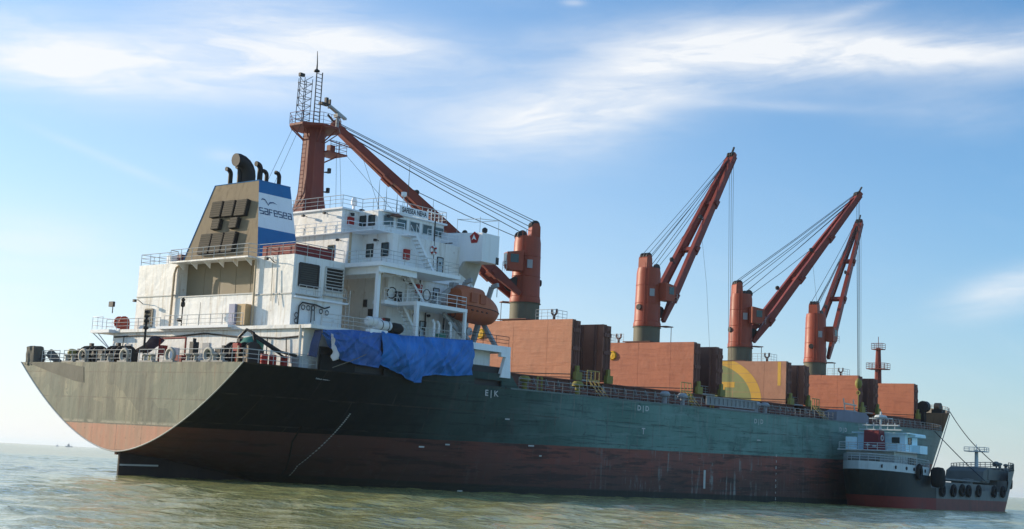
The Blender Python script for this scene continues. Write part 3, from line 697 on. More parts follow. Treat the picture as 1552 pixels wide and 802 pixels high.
LSL = paint('louver_slat_dusty', (.20, .17, .13), .6, .2)
louver(casing, (8.5, 8.85, 13.75), (0, 1, 0), (0, 0, 1), 1.15, 1.6, 7, (-1, 0, 0), paint('louver_frame_buff', (.30, .25, .18), .6, .1), LSL, .12)
louver(casing, (10.25, -11.4, 17.0), (1, 0, 0), (0, 0, 1), 2.2, 1.95, 10, (0, -1, 0), PIPEDARK, paint('louver_grey', (.075, .08, .08), .6, .2))
louver(casing, (13.25, -11.4, 16.95), (1, 0, 0), (0, 0, 1), 2.1, 2.05, 7, (0, -1, 0), RAILGREY, PIPEDARK, .12)
mb = MB(); rail(mb, [(9.0, -11.75, 16.3), (11.5, -11.75, 16.3)], .75, 2, .8); mb.box(8.9, 11.6, -11.85, -11.4, 16.2, 16.3)
rail(mb, [(12.1, -11.75, 16.5), (14.4, -11.75, 16.5)], .75, 2, .8); mb.box(12.0, 14.5, -11.85, -11.4, 16.42, 16.5); mb.build('louver_balcony', RAILGREY, casing)
mb = MB(); mb.box(8.6, 14.9, -11.75, -11.4, 15.9, 16.06); mb.build('wall_ledge', PLAIN_WHITE, casing)
# valves and pipework on the starboard casing wall
mb = MB()
mb.tube([(9.2, -11.6, 13.3), (9.25, -11.6, 15.2), (9.6, -11.6, 15.55), (11.2, -11.6, 15.5), (12.2, -11.6, 15.3), (12.8, -11.6, 15.5)], .07, 5)
mb.tube([(10.7, -11.6, 15.4), (10.7, -11.6, 13.9)], .05, 5); mb.tube([(11.0, -11.6, 15.3), (11.1, -11.6, 14.1)], .04, 5)
for x, z in ((9.7, 15.15), (10.3, 15.15), (10.85, 15.2), (11.8, 15.0), (12.5, 14.95), (9.0, 14.4), (9.0, 13.9)):
    mb.torus((x, -11.62, z), (0, 1, 0), .2, .045, 10, 4)
mb.build('valve_pipework', PIPEDARK, casing)
mb = MB()
for yy in (-11.6, -12.05): mb.tube([(14.75, yy, ZA), (14.75, yy, 17.2)], .04, 4)
for i in range(12): mb.tube([(14.75, -11.6, ZA+.3*i+.2), (14.75, -12.05, ZA+.3*i+.2)], .025, 4)
mb.build('wall_ladder', RAILGREY, casing)

# funnel platform, brackets and rails
mb = MB(); mb.box(7.5, 8.5, -6.4, 5.1, ZC-.14, ZC); mb.box(8.5, 14.5, -11.4, 11.1, ZC-.02, ZC+.02)
plat = mb.build('funnel_platform', WHITE, ship)
for i in range(6):
    y = 4.0-i*1.95; mb = MB(); mb.prism([(7.6, y-.04, ZC-.14), (8.5, y-.04, ZC-.14), (8.5, y-.04, ZC-.75)], (0, .08, 0)); mb.build('bracket', WHITE, plat)
mb = MB(); rail(mb, [(8.6, 11.0, ZC), (8.6, 5.2, ZC), (7.6, 5.0, ZC), (7.6, -6.3, ZC), (8.6, -6.5, ZC), (8.6, -11.3, ZC), (14.4, -11.3, ZC)], 1.1, 3, 1.6)
rail(mb, [(8.6, 11.0, ZC), (14.4, 11.0, ZC)], 1.1, 3, 1.6); mb.build('railing', RAILGREY, plat)
mb = MB(); mb.box(8.85, 8.93, -11.0, -6.7, ZC+.08, ZC+1.0); mb.box(8.85, 13.4, -11.1, -11.02, ZC+.08, ZC+1.0); mb.box(9.0, 13.3, -10.9, -8.5, ZC, ZC+.9)
mb.build('red_locker', paint('locker_red', (.22, .03, .028), .6, .15, streak=.3, streak_col=(.1, .03, .025)), plat, label='dark red lockers behind the funnel deck rail')
mb = MB(); mb.box(9.4, 10.4, 7.4, 8.1, ZC, ZC+1.0); mb.build('vent_box', PLAIN_WHITE, plat)
mb = MB(); mb.box(9.8, 10.3, 6.4, 7.0, ZC, ZC+1.1); mb.build('vent_box', REDMAST, plat)

# ---------------------------------------------------- funnel
FZ0, FZ1 = ZC, 27.3


def fp(side, edge, z):
    k = (z-FZ0)/(FZ1-FZ0); y = (5.5-2.3*k)*side
    x = (9.3+1.4*k) if edge == 0 else (14.2+.3*k); return (x, y, z)


mb = MB(); lv = [FZ0, 22.7, 26.1, FZ1]; sidem = [2, 1, 2]
for i in range(3):
    a, b = lv[i], lv[i+1]
    for sd in (-1, 1): mb.poly([fp(sd, 0, a), fp(sd, 1, a), fp(sd, 1, b), fp(sd, 0, b)], sidem[i])
    mb.poly([fp(-1, 1, a), fp(1, 1, a), fp(1, 1, b), fp(-1, 1, b)], sidem[i])
mb.poly([fp(1, 0, FZ0), fp(-1, 0, FZ0), fp(-1, 0, FZ1), fp(1, 0, FZ1)], 0)
mb.poly([fp(1, 0, FZ1), fp(-1, 0, FZ1), fp(-1, 1, FZ1), fp(1, 1, FZ1)], 3)
funnel = mb.build('funnel', [SOOT, PLAIN_WHITE, BLUE, BLACK], ship)
mb = MB(); mb.tube([fp(1, 0, FZ0), fp(1, 0, FZ1), fp(-1, 0, FZ1), fp(-1, 1, FZ1)], .06, 4); mb.build('funnel_rim', BLUE, funnel)
nrm = (Vector(fp(-1, 0, FZ1))-Vector(fp(-1, 0, FZ0))).cross(Vector((0, 1, 0))).normalized()
if nrm.x > 0: nrm = -nrm
udv = (Vector((10.7, 0, FZ1))-Vector((9.3, 0, FZ0))).normalized()


def fa(y, z): k = (z-FZ0)/(FZ1-FZ0); return Vector((9.3+1.4*k, y, z))


FLS = paint('funnel_louver_slat', (.135, .112, .085), .75, .2); FLB = paint('funnel_louver_box', (.022, .019, .016), .8, .2)
for y, z, w, h, n in ((1.65, 23.95, 1.55, 1.55, 7), (-.15, 23.9, 1.55, 1.55, 7), (-1.95, 23.85, 1.55, 1.55, 7), (1.25, 22.75, 1.15, 1.0, 4), (-1.35, 22.7, 1.15, 1.0, 4),
                      (2.2, 20.4, 1.6, 1.95, 9), (.45, 20.4, 1.6, 1.95, 9), (-1.3, 20.4, 1.6, 1.95, 9)):
    o_ = fa(y, z); yd = Vector((0, 1, 0)); D_ = .42; mb = MB()
    mb.prism([o_-yd*(w/2), o_+yd*(w/2), o_+yd*(w/2)+udv*h, o_-yd*(w/2)+udv*h], nrm*D_, 0)
    for i in range(n):
        c = o_+udv*(h*(i+.5)/n)+nrm*(D_+.005); a = c-yd*(w/2-.08); b = c+yd*(w/2-.08)
        mb.add([a-udv*(h/n*.42), b-udv*(h/n*.42), b+udv*(h/n*.30)+nrm*.07, a+udv*(h/n*.30)+nrm*.07], [(0, 1, 2, 3)], 1)
    mb.build('louver', [FLB, FLS], funnel)


def bent_pipe(x, y, z0, z1, r, bend, tip, n=10):
    pts = [(x, y, z0), (x, y, z1)]; rs = [r, r]
    for i in range(1, 7):
        a = math.pi/2*i/6*1.15; pts.append((x-bend*(1-math.cos(a)), y, z1+bend*math.sin(a))); rs.append(r+(tip-r)*i/6)
    mb = MB(); mb.tube(pts, rs, n); return mb.build('exhaust_pipe', BLACK, funnel, True)


bent_pipe(11.95, .0, 27.2, 28.2, .72, 1.3, .62, 14)
bent_pipe(11.0, 1.4, 27.2, 28.3, .22, .45, .22); bent_pipe(11.2, .3, 27.2, 28.6, .24, .35, .24); bent_pipe(12.95, -.5, 27.2, 29.0, .26, .45, .26)
bent_pipe(13.7, -.6, 27.2, 28.5, .2, .4, .2); bent_pipe(14.15, -1.9, 27.2, 28.3, .2, .4, .2)
# lettering and gull emblem on the starboard side of the funnel
A0 = Vector(fp(-1, 0, 24.2)); A1 = Vector(fp(-1, 1, 24.2)); fr_ = (A1-A0).normalized(); fu_ = Vector((0, 2.3, 7.65)).normalized(); fn_ = fr_.cross(fu_).normalized()
if fn_.y > 0: fn_ = -fn_
GL = {'S': [[(0, 0), (.55, 0), (.55, .30), (0, .30), (0, .62), (.52, .62)]], 'a': [[(.05, .62), (.55, .62), (.55, 0), (0, 0), (0, .32), (.55, .32)]],
      'F': [[(0, 0), (0, .62), (.5, .62)], [(0, .32), (.42, .32)]], 'E': [[(.52, 0), (0, 0), (0, .62), (.55, .62), (.55, .30), (0, .30)]]}
mb = MB(); o0 = A0+fr_*.18+fn_*.03-fu_*.15
for i, ch in enumerate('SaFESEa'):
    for st in GL[ch]:
        for (p, q) in zip(st[:-1], st[1:]):
            P = o0+fr_*(i*.565+p[0]*.70)+fu_*p[1]*.9; Q = o0+fr_*(i*.565+q[0]*.70)+fu_*q[1]*.9; dd = (Q-P).normalized()*.037
            mb.beam(P-dd, Q+dd, .075, .02, side=(Q-P).cross(fn_))
mb.build('funnel_lettering', NAVY, funnel)
mb = MB(); g0 = o0+fr_*.25+fu_*1.0
for pts in ([(0, .34), (.25, .46), (.55, .42), (.80, .12), (.92, -.08), (.95, -.02), (.84, .22), (.58, .54), (.25, .57), (0, .34)], [(.92, -.08), (1.15, .18), (1.6, .30), (2.15, .22), (1.65, .40), (1.15, .32), (.95, .06)]):
    mb.poly([g0+fr_*(p[0]*.92)+fu_*p[1] for p in pts])
mb.build('gull_emblem', NAVY, funnel)

# ---------------------------------------------------- accommodation block
mb = MB(); mb.box(19.5, 31, -12.0, 12.0, ZA, ZC-.36); house = mb.build('accommodation_block', WHITE, ship)
mb = MB(); mb.box(14.52, 25.0, -16.0, 16.0, ZC-.36, ZC); mb.box(25.0, 31.2, -12.2, 12.2, ZC-.36, ZC); mb.build('upper_deck_slab', PLAIN_WHITE, ship)
mb = MB()
for x in (15.2, 17.4): mb.box(x, x+.12, -15.6, 11.0, ZC-.95, ZC-.36)
mb.box(14.6, 19.4, -15.7, -15.58, ZC-.9, ZC-.36); mb.build('deck_beam', PLAIN_WHITE, ship)
mb = MB(); mb.box(19.3, 26.2, -16.0, -12.0, ZB-.34, ZB); mb.box(17.6, 19.3, -13.6, -12.0, ZB-.34, ZB); mb.build('mid_deck_slab', PLAIN_WHITE, ship)
for x, y, z0, z1, w in ((15.2, -15.0, ZA, ZC-.36, .34), (19.45, -15.85, ZA, ZB-.34, .34), (26.05, -15.85, ZA, ZB-.34, .26)):
    mb = MB(); mb.box(x-w/2, x+w/2, y-w/2, y+w/2, z0, z1); mb.build('pillar', PLAIN_WHITE, ship)
mb = MB(); mb.tube([(15.6, -15.0, ZA), (15.6, -15.0, 18.6), (15.8, -15.0, 18.85), (18.8, -15.0, 18.85)], .08, 5); mb.build('drain_pipe', MATS['rusty_pipe_buff'], house)
# C tier
mb = MB(); prof = [(31, -12.2), (20.3, -12.2), (19.75, -12.0), (19.5, -11.5), (19.5, -8.3), (18.0, -8.3), (18.0, 8.3), (19.5, 8.3), (19.5, 12.2), (31, 12.2)]
mb.prism([(x, y, ZC) for x, y in prof], (0, 0, ZDK-ZC)); tier = mb.build('captain_deck_block', WHITE, ship)


def window(parent, c, right, upv, w, h, fr=.09, mat=None, name='window'):
    c = Vector(c); r_ = Vector(right); u_ = Vector(upv); n_ = r_.cross(u_).normalized(); mb = MB()
    pp = [c-r_*(w/2)-u_*(h/2), c+r_*(w/2)-u_*(h/2), c+r_*(w/2)+u_*(h/2), c-r_*(w/2)+u_*(h/2)]
    mb.poly([p+n_*.012 for p in pp], 1)
    for i in range(4): mb.beam(pp[i]+n_*.03, pp[(i+1) % 4]+n_*.03, fr, .06, 0, side=r_ if i % 2 else u_)
    return mb.build(name, [mat or PIPEDARK, GLASS], parent)


AFT = ((0, -1, 0), (0, 0, 1)); STB = ((1, 0, 0), (0, 0, 1))
for y in (-4.2, 1.5, 6.0): window(tier, (18.0, y-1.4, 21.55), *AFT, .85, 1.15)
for y in (-9.3, -11.3): window(tier, (19.5, y, 21.65), *AFT, .85, 1.2)


def door(parent, c, right, upv, w=.8, h=1.95):
    c = Vector(c); r_ = Vector(right); u_ = Vector(upv); n_ = r_.cross(u_).normalized(); mb = MB()
    pp = [c-r_*(w/2), c+r_*(w/2), c+r_*(w/2)+u_*h, c-r_*(w/2)+u_*h]
    mb.prism(pp, n_*.05, 0)
    for i in range(4): mb.beam(pp[i]+n_*.06, pp[(i+1) % 4]+n_*.06, .08, .06, 2, side=r_ if i % 2 else u_)
    cc = c+u_*(h*.68)+n_*.06; mb.poly([cc-r_*.13-u_*.17, cc+r_*.13-u_*.17, cc+r_*.13+u_*.17, cc-r_*.13+u_*.17], 1)
    return mb.build('door', [paint('door_blue_grey', (.42, .50, .54), .5, .1) if 'door_blue_grey' not in MATS else MATS['door_blue_grey'], GLASS, PIPEDARK], parent)


door(tier, (26.1, -12.2, ZC+.15), *STB); door(house, (26.0, -12.0, ZB+.15), *STB); door(house, (24.4, -12.0, ZA+.15), *STB)
mb = MB(); mb.box(21.0, 21.65, -12.5, -12.2, 20.9, 21.85); mb.build('fire_box', REDP, tier)
mb = MB(); mb.box(17.85, 18.0, -8.35, -8.15, ZC, ZDK); mb.build('drain_pipe', MATS['rusty_pipe_buff'], tier)
mb = MB(); mb.tube([(18.0, -8.2, ZDK), (18.5, -9.0, ZDK), (19.4, -10.2, ZDK-.05)], .08, 5); mb.build('eyebrow', PLAIN_WHITE, tier)
for p in ((18.0, -2.8, 22.1), (18.0, -6.9, 22.5), (19.5, -10.4, 22.5)):
    mb = MB(); mb.tube([p, (p[0]-.4, p[1], p[2]+.1)], .035, 5); mb.box(p[0]-.6, p[0]-.35, p[1]-.12, p[1]+.12, p[2]-.1, p[2]+.12); mb.build('wall_lamp', PIPEDARK, tier)
mb = MB(); mb.box(20.6, 21.9, -13.2, -12.2, 23.05, 23.2); mb.build('door_canopy', PLAIN_WHITE, tier)
# rails of C deck, B deck, A deck (starboard)
mb = MB(); rail(mb, [(14.7, -11.4, ZC), (14.7, -15.8, ZC), (22.0, -15.8, ZC)], 1.1, 3, 1.5); mb.build('railing', RAILGREY, house)
mb = MB(); rail(mb, [(22.0, -15.8, ZC), (24.9, -15.8, ZC), (24.9, -12.3, ZC)], 1.1, 3, 1.5); mb.build('railing', RAILGREY, house)
mb = MB(); rail(mb, [(17.7, -13.4, ZB), (19.4, -13.4, ZB), (19.4, -15.9, ZB), (26.1, -15.9, ZB), (26.1, -12.6, ZB)], 1.1, 3, 1.3); mb.build('railing', PLAIN_WHITE, house)
mb = MB(); rail(mb, [(8.0, -16.0, ZA), (26.0, -16.0, ZA)], 1.05, 3, 1.8); mb.build('railing', RAILGREY, house)
mb = MB(); rail(mb, [(6.8, 13.2, ZA), (6.8, 4.6, ZA)], 1.0, 3, 1.8); rail(mb, [(6.8, 4.0, ZA), (6.8, -4.4, ZA), (6.8, -7.2, ZA)], 1.15, 3, 1.7); mb.build('railing', RAILGREY, casing)
# platform, lockers and signal gear on the poop house top
mb = MB(); mb.box(6.2, 8.4, -6.0, 4.4, ZA-.12, ZA+.12); mb.build('roof_platform', PLAIN_WHITE, poop)
mb = MB(); mb.box(7.6, 8.3, -5.0, -4.2, ZA+.3, ZA+2.1); mb.build('locker', paint('lilac_grey', (.36, .36, .46), .6, .1), casing)
mb = MB(); mb.box(7.8, 8.45, -6.2, -5.1, ZA+.2, ZA+2.1); mb.build('locker', paint('buff_panel', (.56, .38, .20), .6, .15, rust=.3), casing)
mb = MB(); mb.tube([(7.0, 1.7, ZA), (7.0, 1.7, ZA+2.0)], .06, 5); mb.lathe((7.0, 1.7, ZA+1.9), [(.05, 0), (.2, .1), (.2, .4), (.12, .55), (.2, .7), (.05, .9)], 8); mb.box(6.9, 7.2, 1.9, 2.3, ZA+.6, ZA+.9); mb.build('searchlight', BLACK, poop)
mb = MB(); mb.tube([(7.2, -.6, ZA), (7.2, -.6, ZA+2.3)], .025, 4); mb.build('whip_antenna', PIPEDARK, poop)
# stairs with separate treads
for top, foot, n in (((21.3, -13.1, ZDK), (24.3, -13.1, ZC), 11), ((20.4, -13.1, ZC-.1), (23.2, -13.1, ZB), 10), ((20.0, -13.1, ZB-.1), (22.7, -13.1, ZA), 10)):
    s, _ = stair(house, top, foot, mat=PLAIN_WHITE)
    tm = None
    for i in range(n):
        p = Vector(top).lerp(Vector(foot), (i+.6)/n)
        if tm is None: q = MB(); q.box(-.15, .15, -.36, .36, -.025, .025); tm = q.mesh('tread', RAILGREY)
        t_ = bpy.data.objects.new('tread', tm); COL.objects.link(t_); t_.parent = s; t_.location = p
# small fittings along the starboard side walls
for p, mm, nm in (((18.6, -12.3, 14.6), REDP, 'fire_box'), ((23.4, -12.2, 18.3), REDP, 'fire_box'), ((20.7, -12.2, 17.3), PIPEDARK, 'hose_reel'), ((19.4, -12.15, 14.7), PIPEDARK, 'junction_box')):
    mb = MB(); mb.box(p[0]-.35, p[0]+.35, p[1]-.15, p[1]+.1, p[2]-.4, p[2]+.5); mb.build(nm, mm, house)
for x, z0, z1 in ((23.6, ZA, ZC-.4), (25.2, ZC, 25.2), (24.6, ZA, ZB-.4), (27.2, ZA, 16.0)): mb = MB(); mb.tube([(x, -12.15, z0), (x, -12.15, z1)], .07, 5); mb.build('wall_pipe', PIPEDARK, house)
for x, z in ((21.5, 19.0), (22.3, 18.7), (25.0, 16.0), (23.0, 15.9), (29.6, 18.6), (29.9, 17.6)):
    mb = MB(); mb.cyl((x, -12.05, z), (x, -12.3, z), .14, None, 8); mb.build('wall_lamp', PIPEDARK, house)
for p, ax in (((18.6, -13.42, ZB+.75), (1, .2, 0)), ((20.6, -15.9, ZB+.7), (0, 1, 0))): mb = MB(); mb.torus(p, ax, .5, .05, 12, 5); mb.build('cable_coil', PIPEDARK, house)
mb = MB()
for x, z, w, h in ((17.0, 15.5, .5, .9), (16.2, 16.6, .4, .7)): mb.box(19.35, 19.5, -7.2-x+14, -7.2-x+14+w, z-.3, z+h-.3)
mb.build('wall_fitting', PIPEDARK, house)

# ---------------------------------------------------- wheelhouse and wings
mb = MB(); mb.box(17.9, 20.0, -6.9, 6.9, ZDK, ZT); mb.box(20.0, 29.2, -9.6, 9.6, ZDK, ZT)
wheel = mb.build('wheelhouse', WHITE, ship)
mb = MB(); mb.box(17.5, 30.2, -11.9, 11.9, ZDK-.02, ZDK+.05); mb.build('bridge_deck', PLAIN_WHITE, ship)
mb = MB(); mb.prism([(17.7, -7.1, ZT), (20.2, -7.1, ZT), (20.4, -9.9, ZT), (29.4, -9.9, ZT), (29.4, 9.9, ZT), (20.4, 9.9, ZT), (20.2, 7.1, ZT), (17.7, 7.1, ZT)], (0, 0, .16)); mb.build('wheelhouse_roof', PLAIN_WHITE, wheel)
for y in (-7.6, -8.8): window(wheel, (20.0, y, 24.65), *AFT, .8, .95)
for x in (21.4, 23.2, 25.0, 26.8, 28.5): window(wheel, (x, -9.6, 24.75), *STB, 1.35, .95, .08, RAILGREY)
mb = MB(); mb.box(18.6, 19.3, -7.15, -6.9, 24.2, 24.9); mb.build('fire_box', REDP, wheel)
for p in ((17.9, -2.0, 25.1), (17.9, -5.0, 25.15)):
    mb = MB(); mb.tube([p, (p[0]-.45, p[1], p[2]+.12)], .035, 5); mb.box(p[0]-.65, p[0]-.4, p[1]-.12, p[1]+.12, p[2]-.05, p[2]+.15); mb.build('wall_lamp', PIPEDARK, wheel)
for x in (18.9, 21.0):
    mb = MB(); y = -6.9 if x < 20 else -9.6; mb.tube([(x, y, 25.3), (x, y-.3, 25.2)], .04, 5); mb.box(x-.14, x+.14, y-.5, y-.28, 25.0, 25.28); mb.build('wall_lamp', PIPEDARK, wheel)
mb = MB(); mb.prism([(21.2, -9.6, 25.3), (22.9, -9.6, 25.3), (22.05, -9.6, 25.55)], (0, -.6, 0)); mb.build('window_hood', HATCHIN, wheel)
mb = MB(); rail(mb, [(17.6, 8.2, ZDK), (17.6, -8.2, ZDK), (19.3, -8.3, ZDK), (19.6, -11.7, ZDK), (21.2, -12.0, ZDK)], 1.1, 3, 1.5); rail(mb, [(24.4, -12.0, ZDK), (28.8, -12.0, ZDK)], 1.1, 3, 1.5); mb.build('railing', PLAIN_WHITE, wheel)
mb = MB(); rail(mb, [(17.8, 7, ZT+.16), (17.8, -7.0, ZT+.16), (20.3, -7.1, ZT+.16), (20.5, -9.8, ZT+.16), (29.3, -9.8, ZT+.16), (29.3, 9.8, ZT+.16)], 1.15, 3, 1.7); mb.build('railing', RAILGREY, wheel)
wing_poly = [(-9.5, 24.75), (-15.1, 24.45), (-15.1, 21.65), (-12.95, 21.75), (-11.6, 20.55), (-11.6, 19.75), (-9.5, 19.75)]
for sgn in (1, -1):
    mb = MB(); mb.prism([(28.9, sgn*y, z) for y, z in wing_poly], (2.5, 0, 0)); wg = mb.build('bridge_wing', PLAIN_WHITE, ship)
    if sgn == 1:
        mb = MB(); mb.prism([(28.9, -11.6, 19.75), (31.4, -12.0, 19.3), (31.4, -12.95, 21.7), (28.9, -12.95, 21.74)], (0, .3, 0)); mb.build('wing_soffit', paint('soffit_grey', (.50, .48, .42), .6, .1, streak=.2), wg)
        mb = MB(); mb.box(31.0, 31.42, -15.14, -15.06, 21.6, 22.3); mb.build('wing_notch', PIPEDARK, wg)
        mb = MB(); pent = [(28.84, -14.05+.62*math.cos(R(90+72*i)), 24.0+.62*math.sin(R(90+72*i))) for i in range(5)]; mb.prism(pent, (.05, 0, 0))
        em = mb.build('pentagon_sign', REDP, wg); mb = MB(); mb.poly([(28.82, -14.05-.3, 23.75), (28.82, -14.05+.05, 24.35), (28.82, -14.05+.33, 23.75), (28.82, -14.05+.1, 23.92)]); mb.build('sign_mark', PLAIN_WHITE, em)
        mb = MB(); mb.box(28.85, 28.9, -11.2, -9.8, 23.6, 23.68); mb.box(28.82, 28.9, -11.6, -10.9, 22.6, 22.66); mb.build('wing_fitting', PIPEDARK, wg)
        mb = MB()
        for x, y in ((29.0, -11.6), (29.2, -14.4), (31.3, -15.0)): mb.tube([(x, y, 24.4), (x, y, 26.1)], .03, 4)
        mb.tube([(29.0, -11.6, 26.0), (29.2, -14.4, 25.9), (31.3, -15.0, 26.0), (30.5, -12.5, 25.9), (29.0, -11.6, 26.0)], .03, 4); mb.build('awning_frame', RAILGREY, wg)
        mb = MB(); mb.lathe((30.4, -14.0, 24.5), [(.05, 0), (.12, .1), (.28, .35), (.28, .6), (.1, .75), (0.01, .76)], 10); mb.build('signal_lamp', PIPEDARK, wg)
        mb = MB(); mb.lathe((29.9, -11.0, 24.6), [(.4, 0), (.35, .25), (0.01, .3)], 10); mb.build('signal_lamp', PIPEDARK, wg)
# name board
mb = MB(); mb.box(22.5, 26.5, -9.98, -9.93, 25.70, 26.45); nb = mb.build('name_board', PLAIN_WHITE, wheel)
mb = MB(); text_on(mb, 'SAFESEA NEHA', .68, (24.5, -10.0, 25.86), (1, 0, 0), (0, 0, 1), 0, .76); mb.build('lettering', INK, nb)
# monkey island fittings
mb = MB(); mb.tube([(20.0, -6.2, 25.7), (20.0, -6.2, 26.2)], .12, 6); mb.lathe((20.0, -6.2, 26.2), [(.1, 0), (.3, .1), (.32, .5), (.2, .8), (.01, .9)], 10); mb.build('compass', PLAIN_WHITE, wheel)
mb = MB(); mb.lathe((20.9, -6.4, 25.7), [(.3, 0), (.3, .3), (.01, .4)], 8); mb.build('deck_light', BLACK, wheel)
for x, y, h in ((21.5, -8.0, 3.2), (24.5, -6.0, 3.4), (25.5, -8.0, 6.2), (23.0, -9.0, 2.0), (27.6, -9.5, 2.2), (22.2, 2.0, 4.5), (26.6, -9.0, 2.2)):
    mb = MB(); mb.tube([(x, y, 25.7), (x, y, 25.7+h*.5), (x, y, 25.7+h)], [.045, .035, .012], 5); mb.build('whip_antenna', PIPEDARK, wheel)
mb = MB()
for dx_2 in (-.25, .25): mb.tube([(23.6+dx_2, -9.3, 25.7), (23.6, -9.3, 27.6)], .035, 4)
mb.lathe((23.6, -9.3, 27.5), [(.12, 0), (.28, .1), (.28, .45), (.05, .5)], 10); mb.build('satellite_dome', PLAIN_WHITE, wheel)
mb = MB()
for x in (26.7, 27.2, 27.7, 28.3, 28.8): mb.tube([(x, -9.7, 25.7), (x, -9.7, 26.8)], .06, 4)
mb.tube([(26.6, -9.7, 26.6), (29.0, -9.7, 26.5)], .05, 4); mb.build('flag_locker_rail', PLAIN_WHITE, wheel)

# ---------------------------------------------------- radar mast
mb = MB(); MX, MY = 19.9, 0.0
for z, a, b in ():
    pass
rows = []
for z, a in ((ZT+.1, 1.75), (26.6, 1.45), (27.8, 1.22), (29.5, 1.12), (34.4, .98)):
    rows.append([(MX+a*sx_, MY+a*.8*sy_, z) for sx_, sy_ in ((-1, -.6), (-.6, -1), (.6, -1), (1, -.6), (1, .6), (.6, 1), (-.6, 1), (-1, .6))])
mb.grid(rows, 0, True); mast = mb.build('radar_mast', REDMAST, ship)
mb = MB(); oc_ = [(MX+2.75*math.cos(R(22.5+45*i)), MY+2.5*math.sin(R(22.5+45*i)), 34.4) for i in range(8)]; mb.prism(oc_, (0, 0, .22))
for i in range(8):
    a = R(22.5+45*i); mb.beam((MX+.8*math.cos(a), MY+.8*math.sin(a), 33.0), (MX+2.5*math.cos(a), MY+2.3*math.sin(a), 34.35), .10, .10)
mb.build('mast_platform', REDMAST, mast)
mb = MB(); rail(mb, [(p[0], p[1], 34.62) for p in oc_]+[(oc_[0][0], oc_[0][1], 34.62)], 1.1, 3, 1.3, .03); mb.build('mast_railing', REDMAST, mast)
mb = MB(); mb.prism([(20.6, -1.4, 32.2), (23.2, -1.4, 32.2), (23.2, 1.0, 32.2), (20.6, 1.0, 32.2)], (0, 0, .15)); rail(mb, [(20.9, -1.35, 32.35), (23.1, -1.35, 32.35), (23.1, .9, 32.35)], 1.1, 3, 1.1, .03)
mb.beam((20.6, -.2, 31.0), (22.8, -.2, 32.2), .12, .12); mb.tube([(20.9, -1.2, 33.4), (24.2, -1.0, 33.3)], .06, 5); mb.box(21.6, 22.2, -.6, 0, 32.3, 33.2); mb.build('lower_platform', REDMAST, mast)
mb = MB()      # signal ladder mast
for dx_3 in (-.38, .38): mb.tube([(MX-.45+dx_3, -.6, 34.6), (MX-.45+dx_3, -.6, 40.2)], .06, 5)
for i in range(14): mb.tube([(MX-.83, -.6, 34.9+.39*i), (MX-.07, -.6, 34.9+.39*i)], .035, 4)
mb.tube([(MX-.85, -.6, 40.1), (MX-.85, -.6, 41.0), (MX-.95, -.6, 42.2)], [.1, .06, .03], 5); mb.lathe((MX-.85, -.6, 40.1), [(.3, 0), (.3, .15), (.05, .3)], 8)
mb.box(MX-.1, MX+1.0, -.9, -.3, 37.0, 37.2); mb.box(MX+.5, MX+.8, -.8, -.5, 37.2, 37.8); mb.box(MX+1.0, MX+1.15, -.8, -.5, 36.8, 37.7); mb.build('signal_mast', PIPEDARK, mast)
mb = MB()      # lattice antenna frame
for x, y in ((17.6, .3), (18.6, .3), (17.6, -.6), (18.6, -.6)): mb.tube([(x-.1, y, 34.6), (x, y, 39.2)], .045, 4)
for i in range(6):
    z = 35.0+.75*i; mb.tube([(17.5, .3, z), (18.6, .3, z), (18.6, -.6, z), (17.5, -.6, z), (17.5, .3, z)], .03, 4); mb.tube([(17.5, -.6, z), (18.6, -.6, z+.75)], .03, 4); mb.tube([(18.6, .3, z), (17.5, .3, z+.75)], .03, 4)
mb.tube([(17.2, -.3, 36.2), (17.3, -.3, 39.3)], .05, 4); mb.box(17.15, 17.75, -.4, -.1, 39.3, 39.6); mb.build('antenna_lattice', PIPEDARK, mast)
mb = MB(); mb.cyl((21.9, -1.0, 34.6), (21.9, -1.0, 36.1), .2, None, 8); mb.box(21.6, 22.2, -1.3, -.7, 36.0, 36.35); mb.build('radar_pedestal', GREYBOX, mast)
mb = MB(); mb.beam((20.3, -1.5, 36.75), (23.3, -.6, 36.2), .35, .22); mb.build('radar_scanner', GREYBOX, mast)
mb = MB()
for z in range(18): mb.tube([(MX-1.35, -.3, 26.6+.43*z), (MX-1.35, .25, 26.6+.43*z)], .03, 4)
for y in (-.3, .25): mb.tube([(MX-1.5, y, 26.0), (MX-1.2, y, 34.4)], .04, 4)
mb.build('mast_ladder', REDMAST, mast)
for z in (28.2, 30.2):
    mb = MB(); mb.box(MX+1.0, MX+1.6, -1.0, -.6, z, z+.08); mb.box(MX+1.35, MX+1.6, -1.0, -.7, z, z+.5); mb.build('navigation_light', PIPEDARK, mast)
for a, b in (((17.2, 0, 34.4), (15.6, 2.5, 27.0)), ((17.5, -.6, 34.4), (15.9, 1.6, 27.0)), ((21.5, -1.5, 33.5), (21.6, -2, 25.8)), ((21.9, -1.5, 33.5), (22.2, -2.2, 25.8)), ((23.2, -1.4, 32.2), (27.0, -6.0, 25.8)), ((25.5, -1, 33.0), (25.2, -5.0, 25.8))):
    mb = MB(); mb.tube([a, b], .022, 4); mb.build('mast_stay', WIRE, mast)

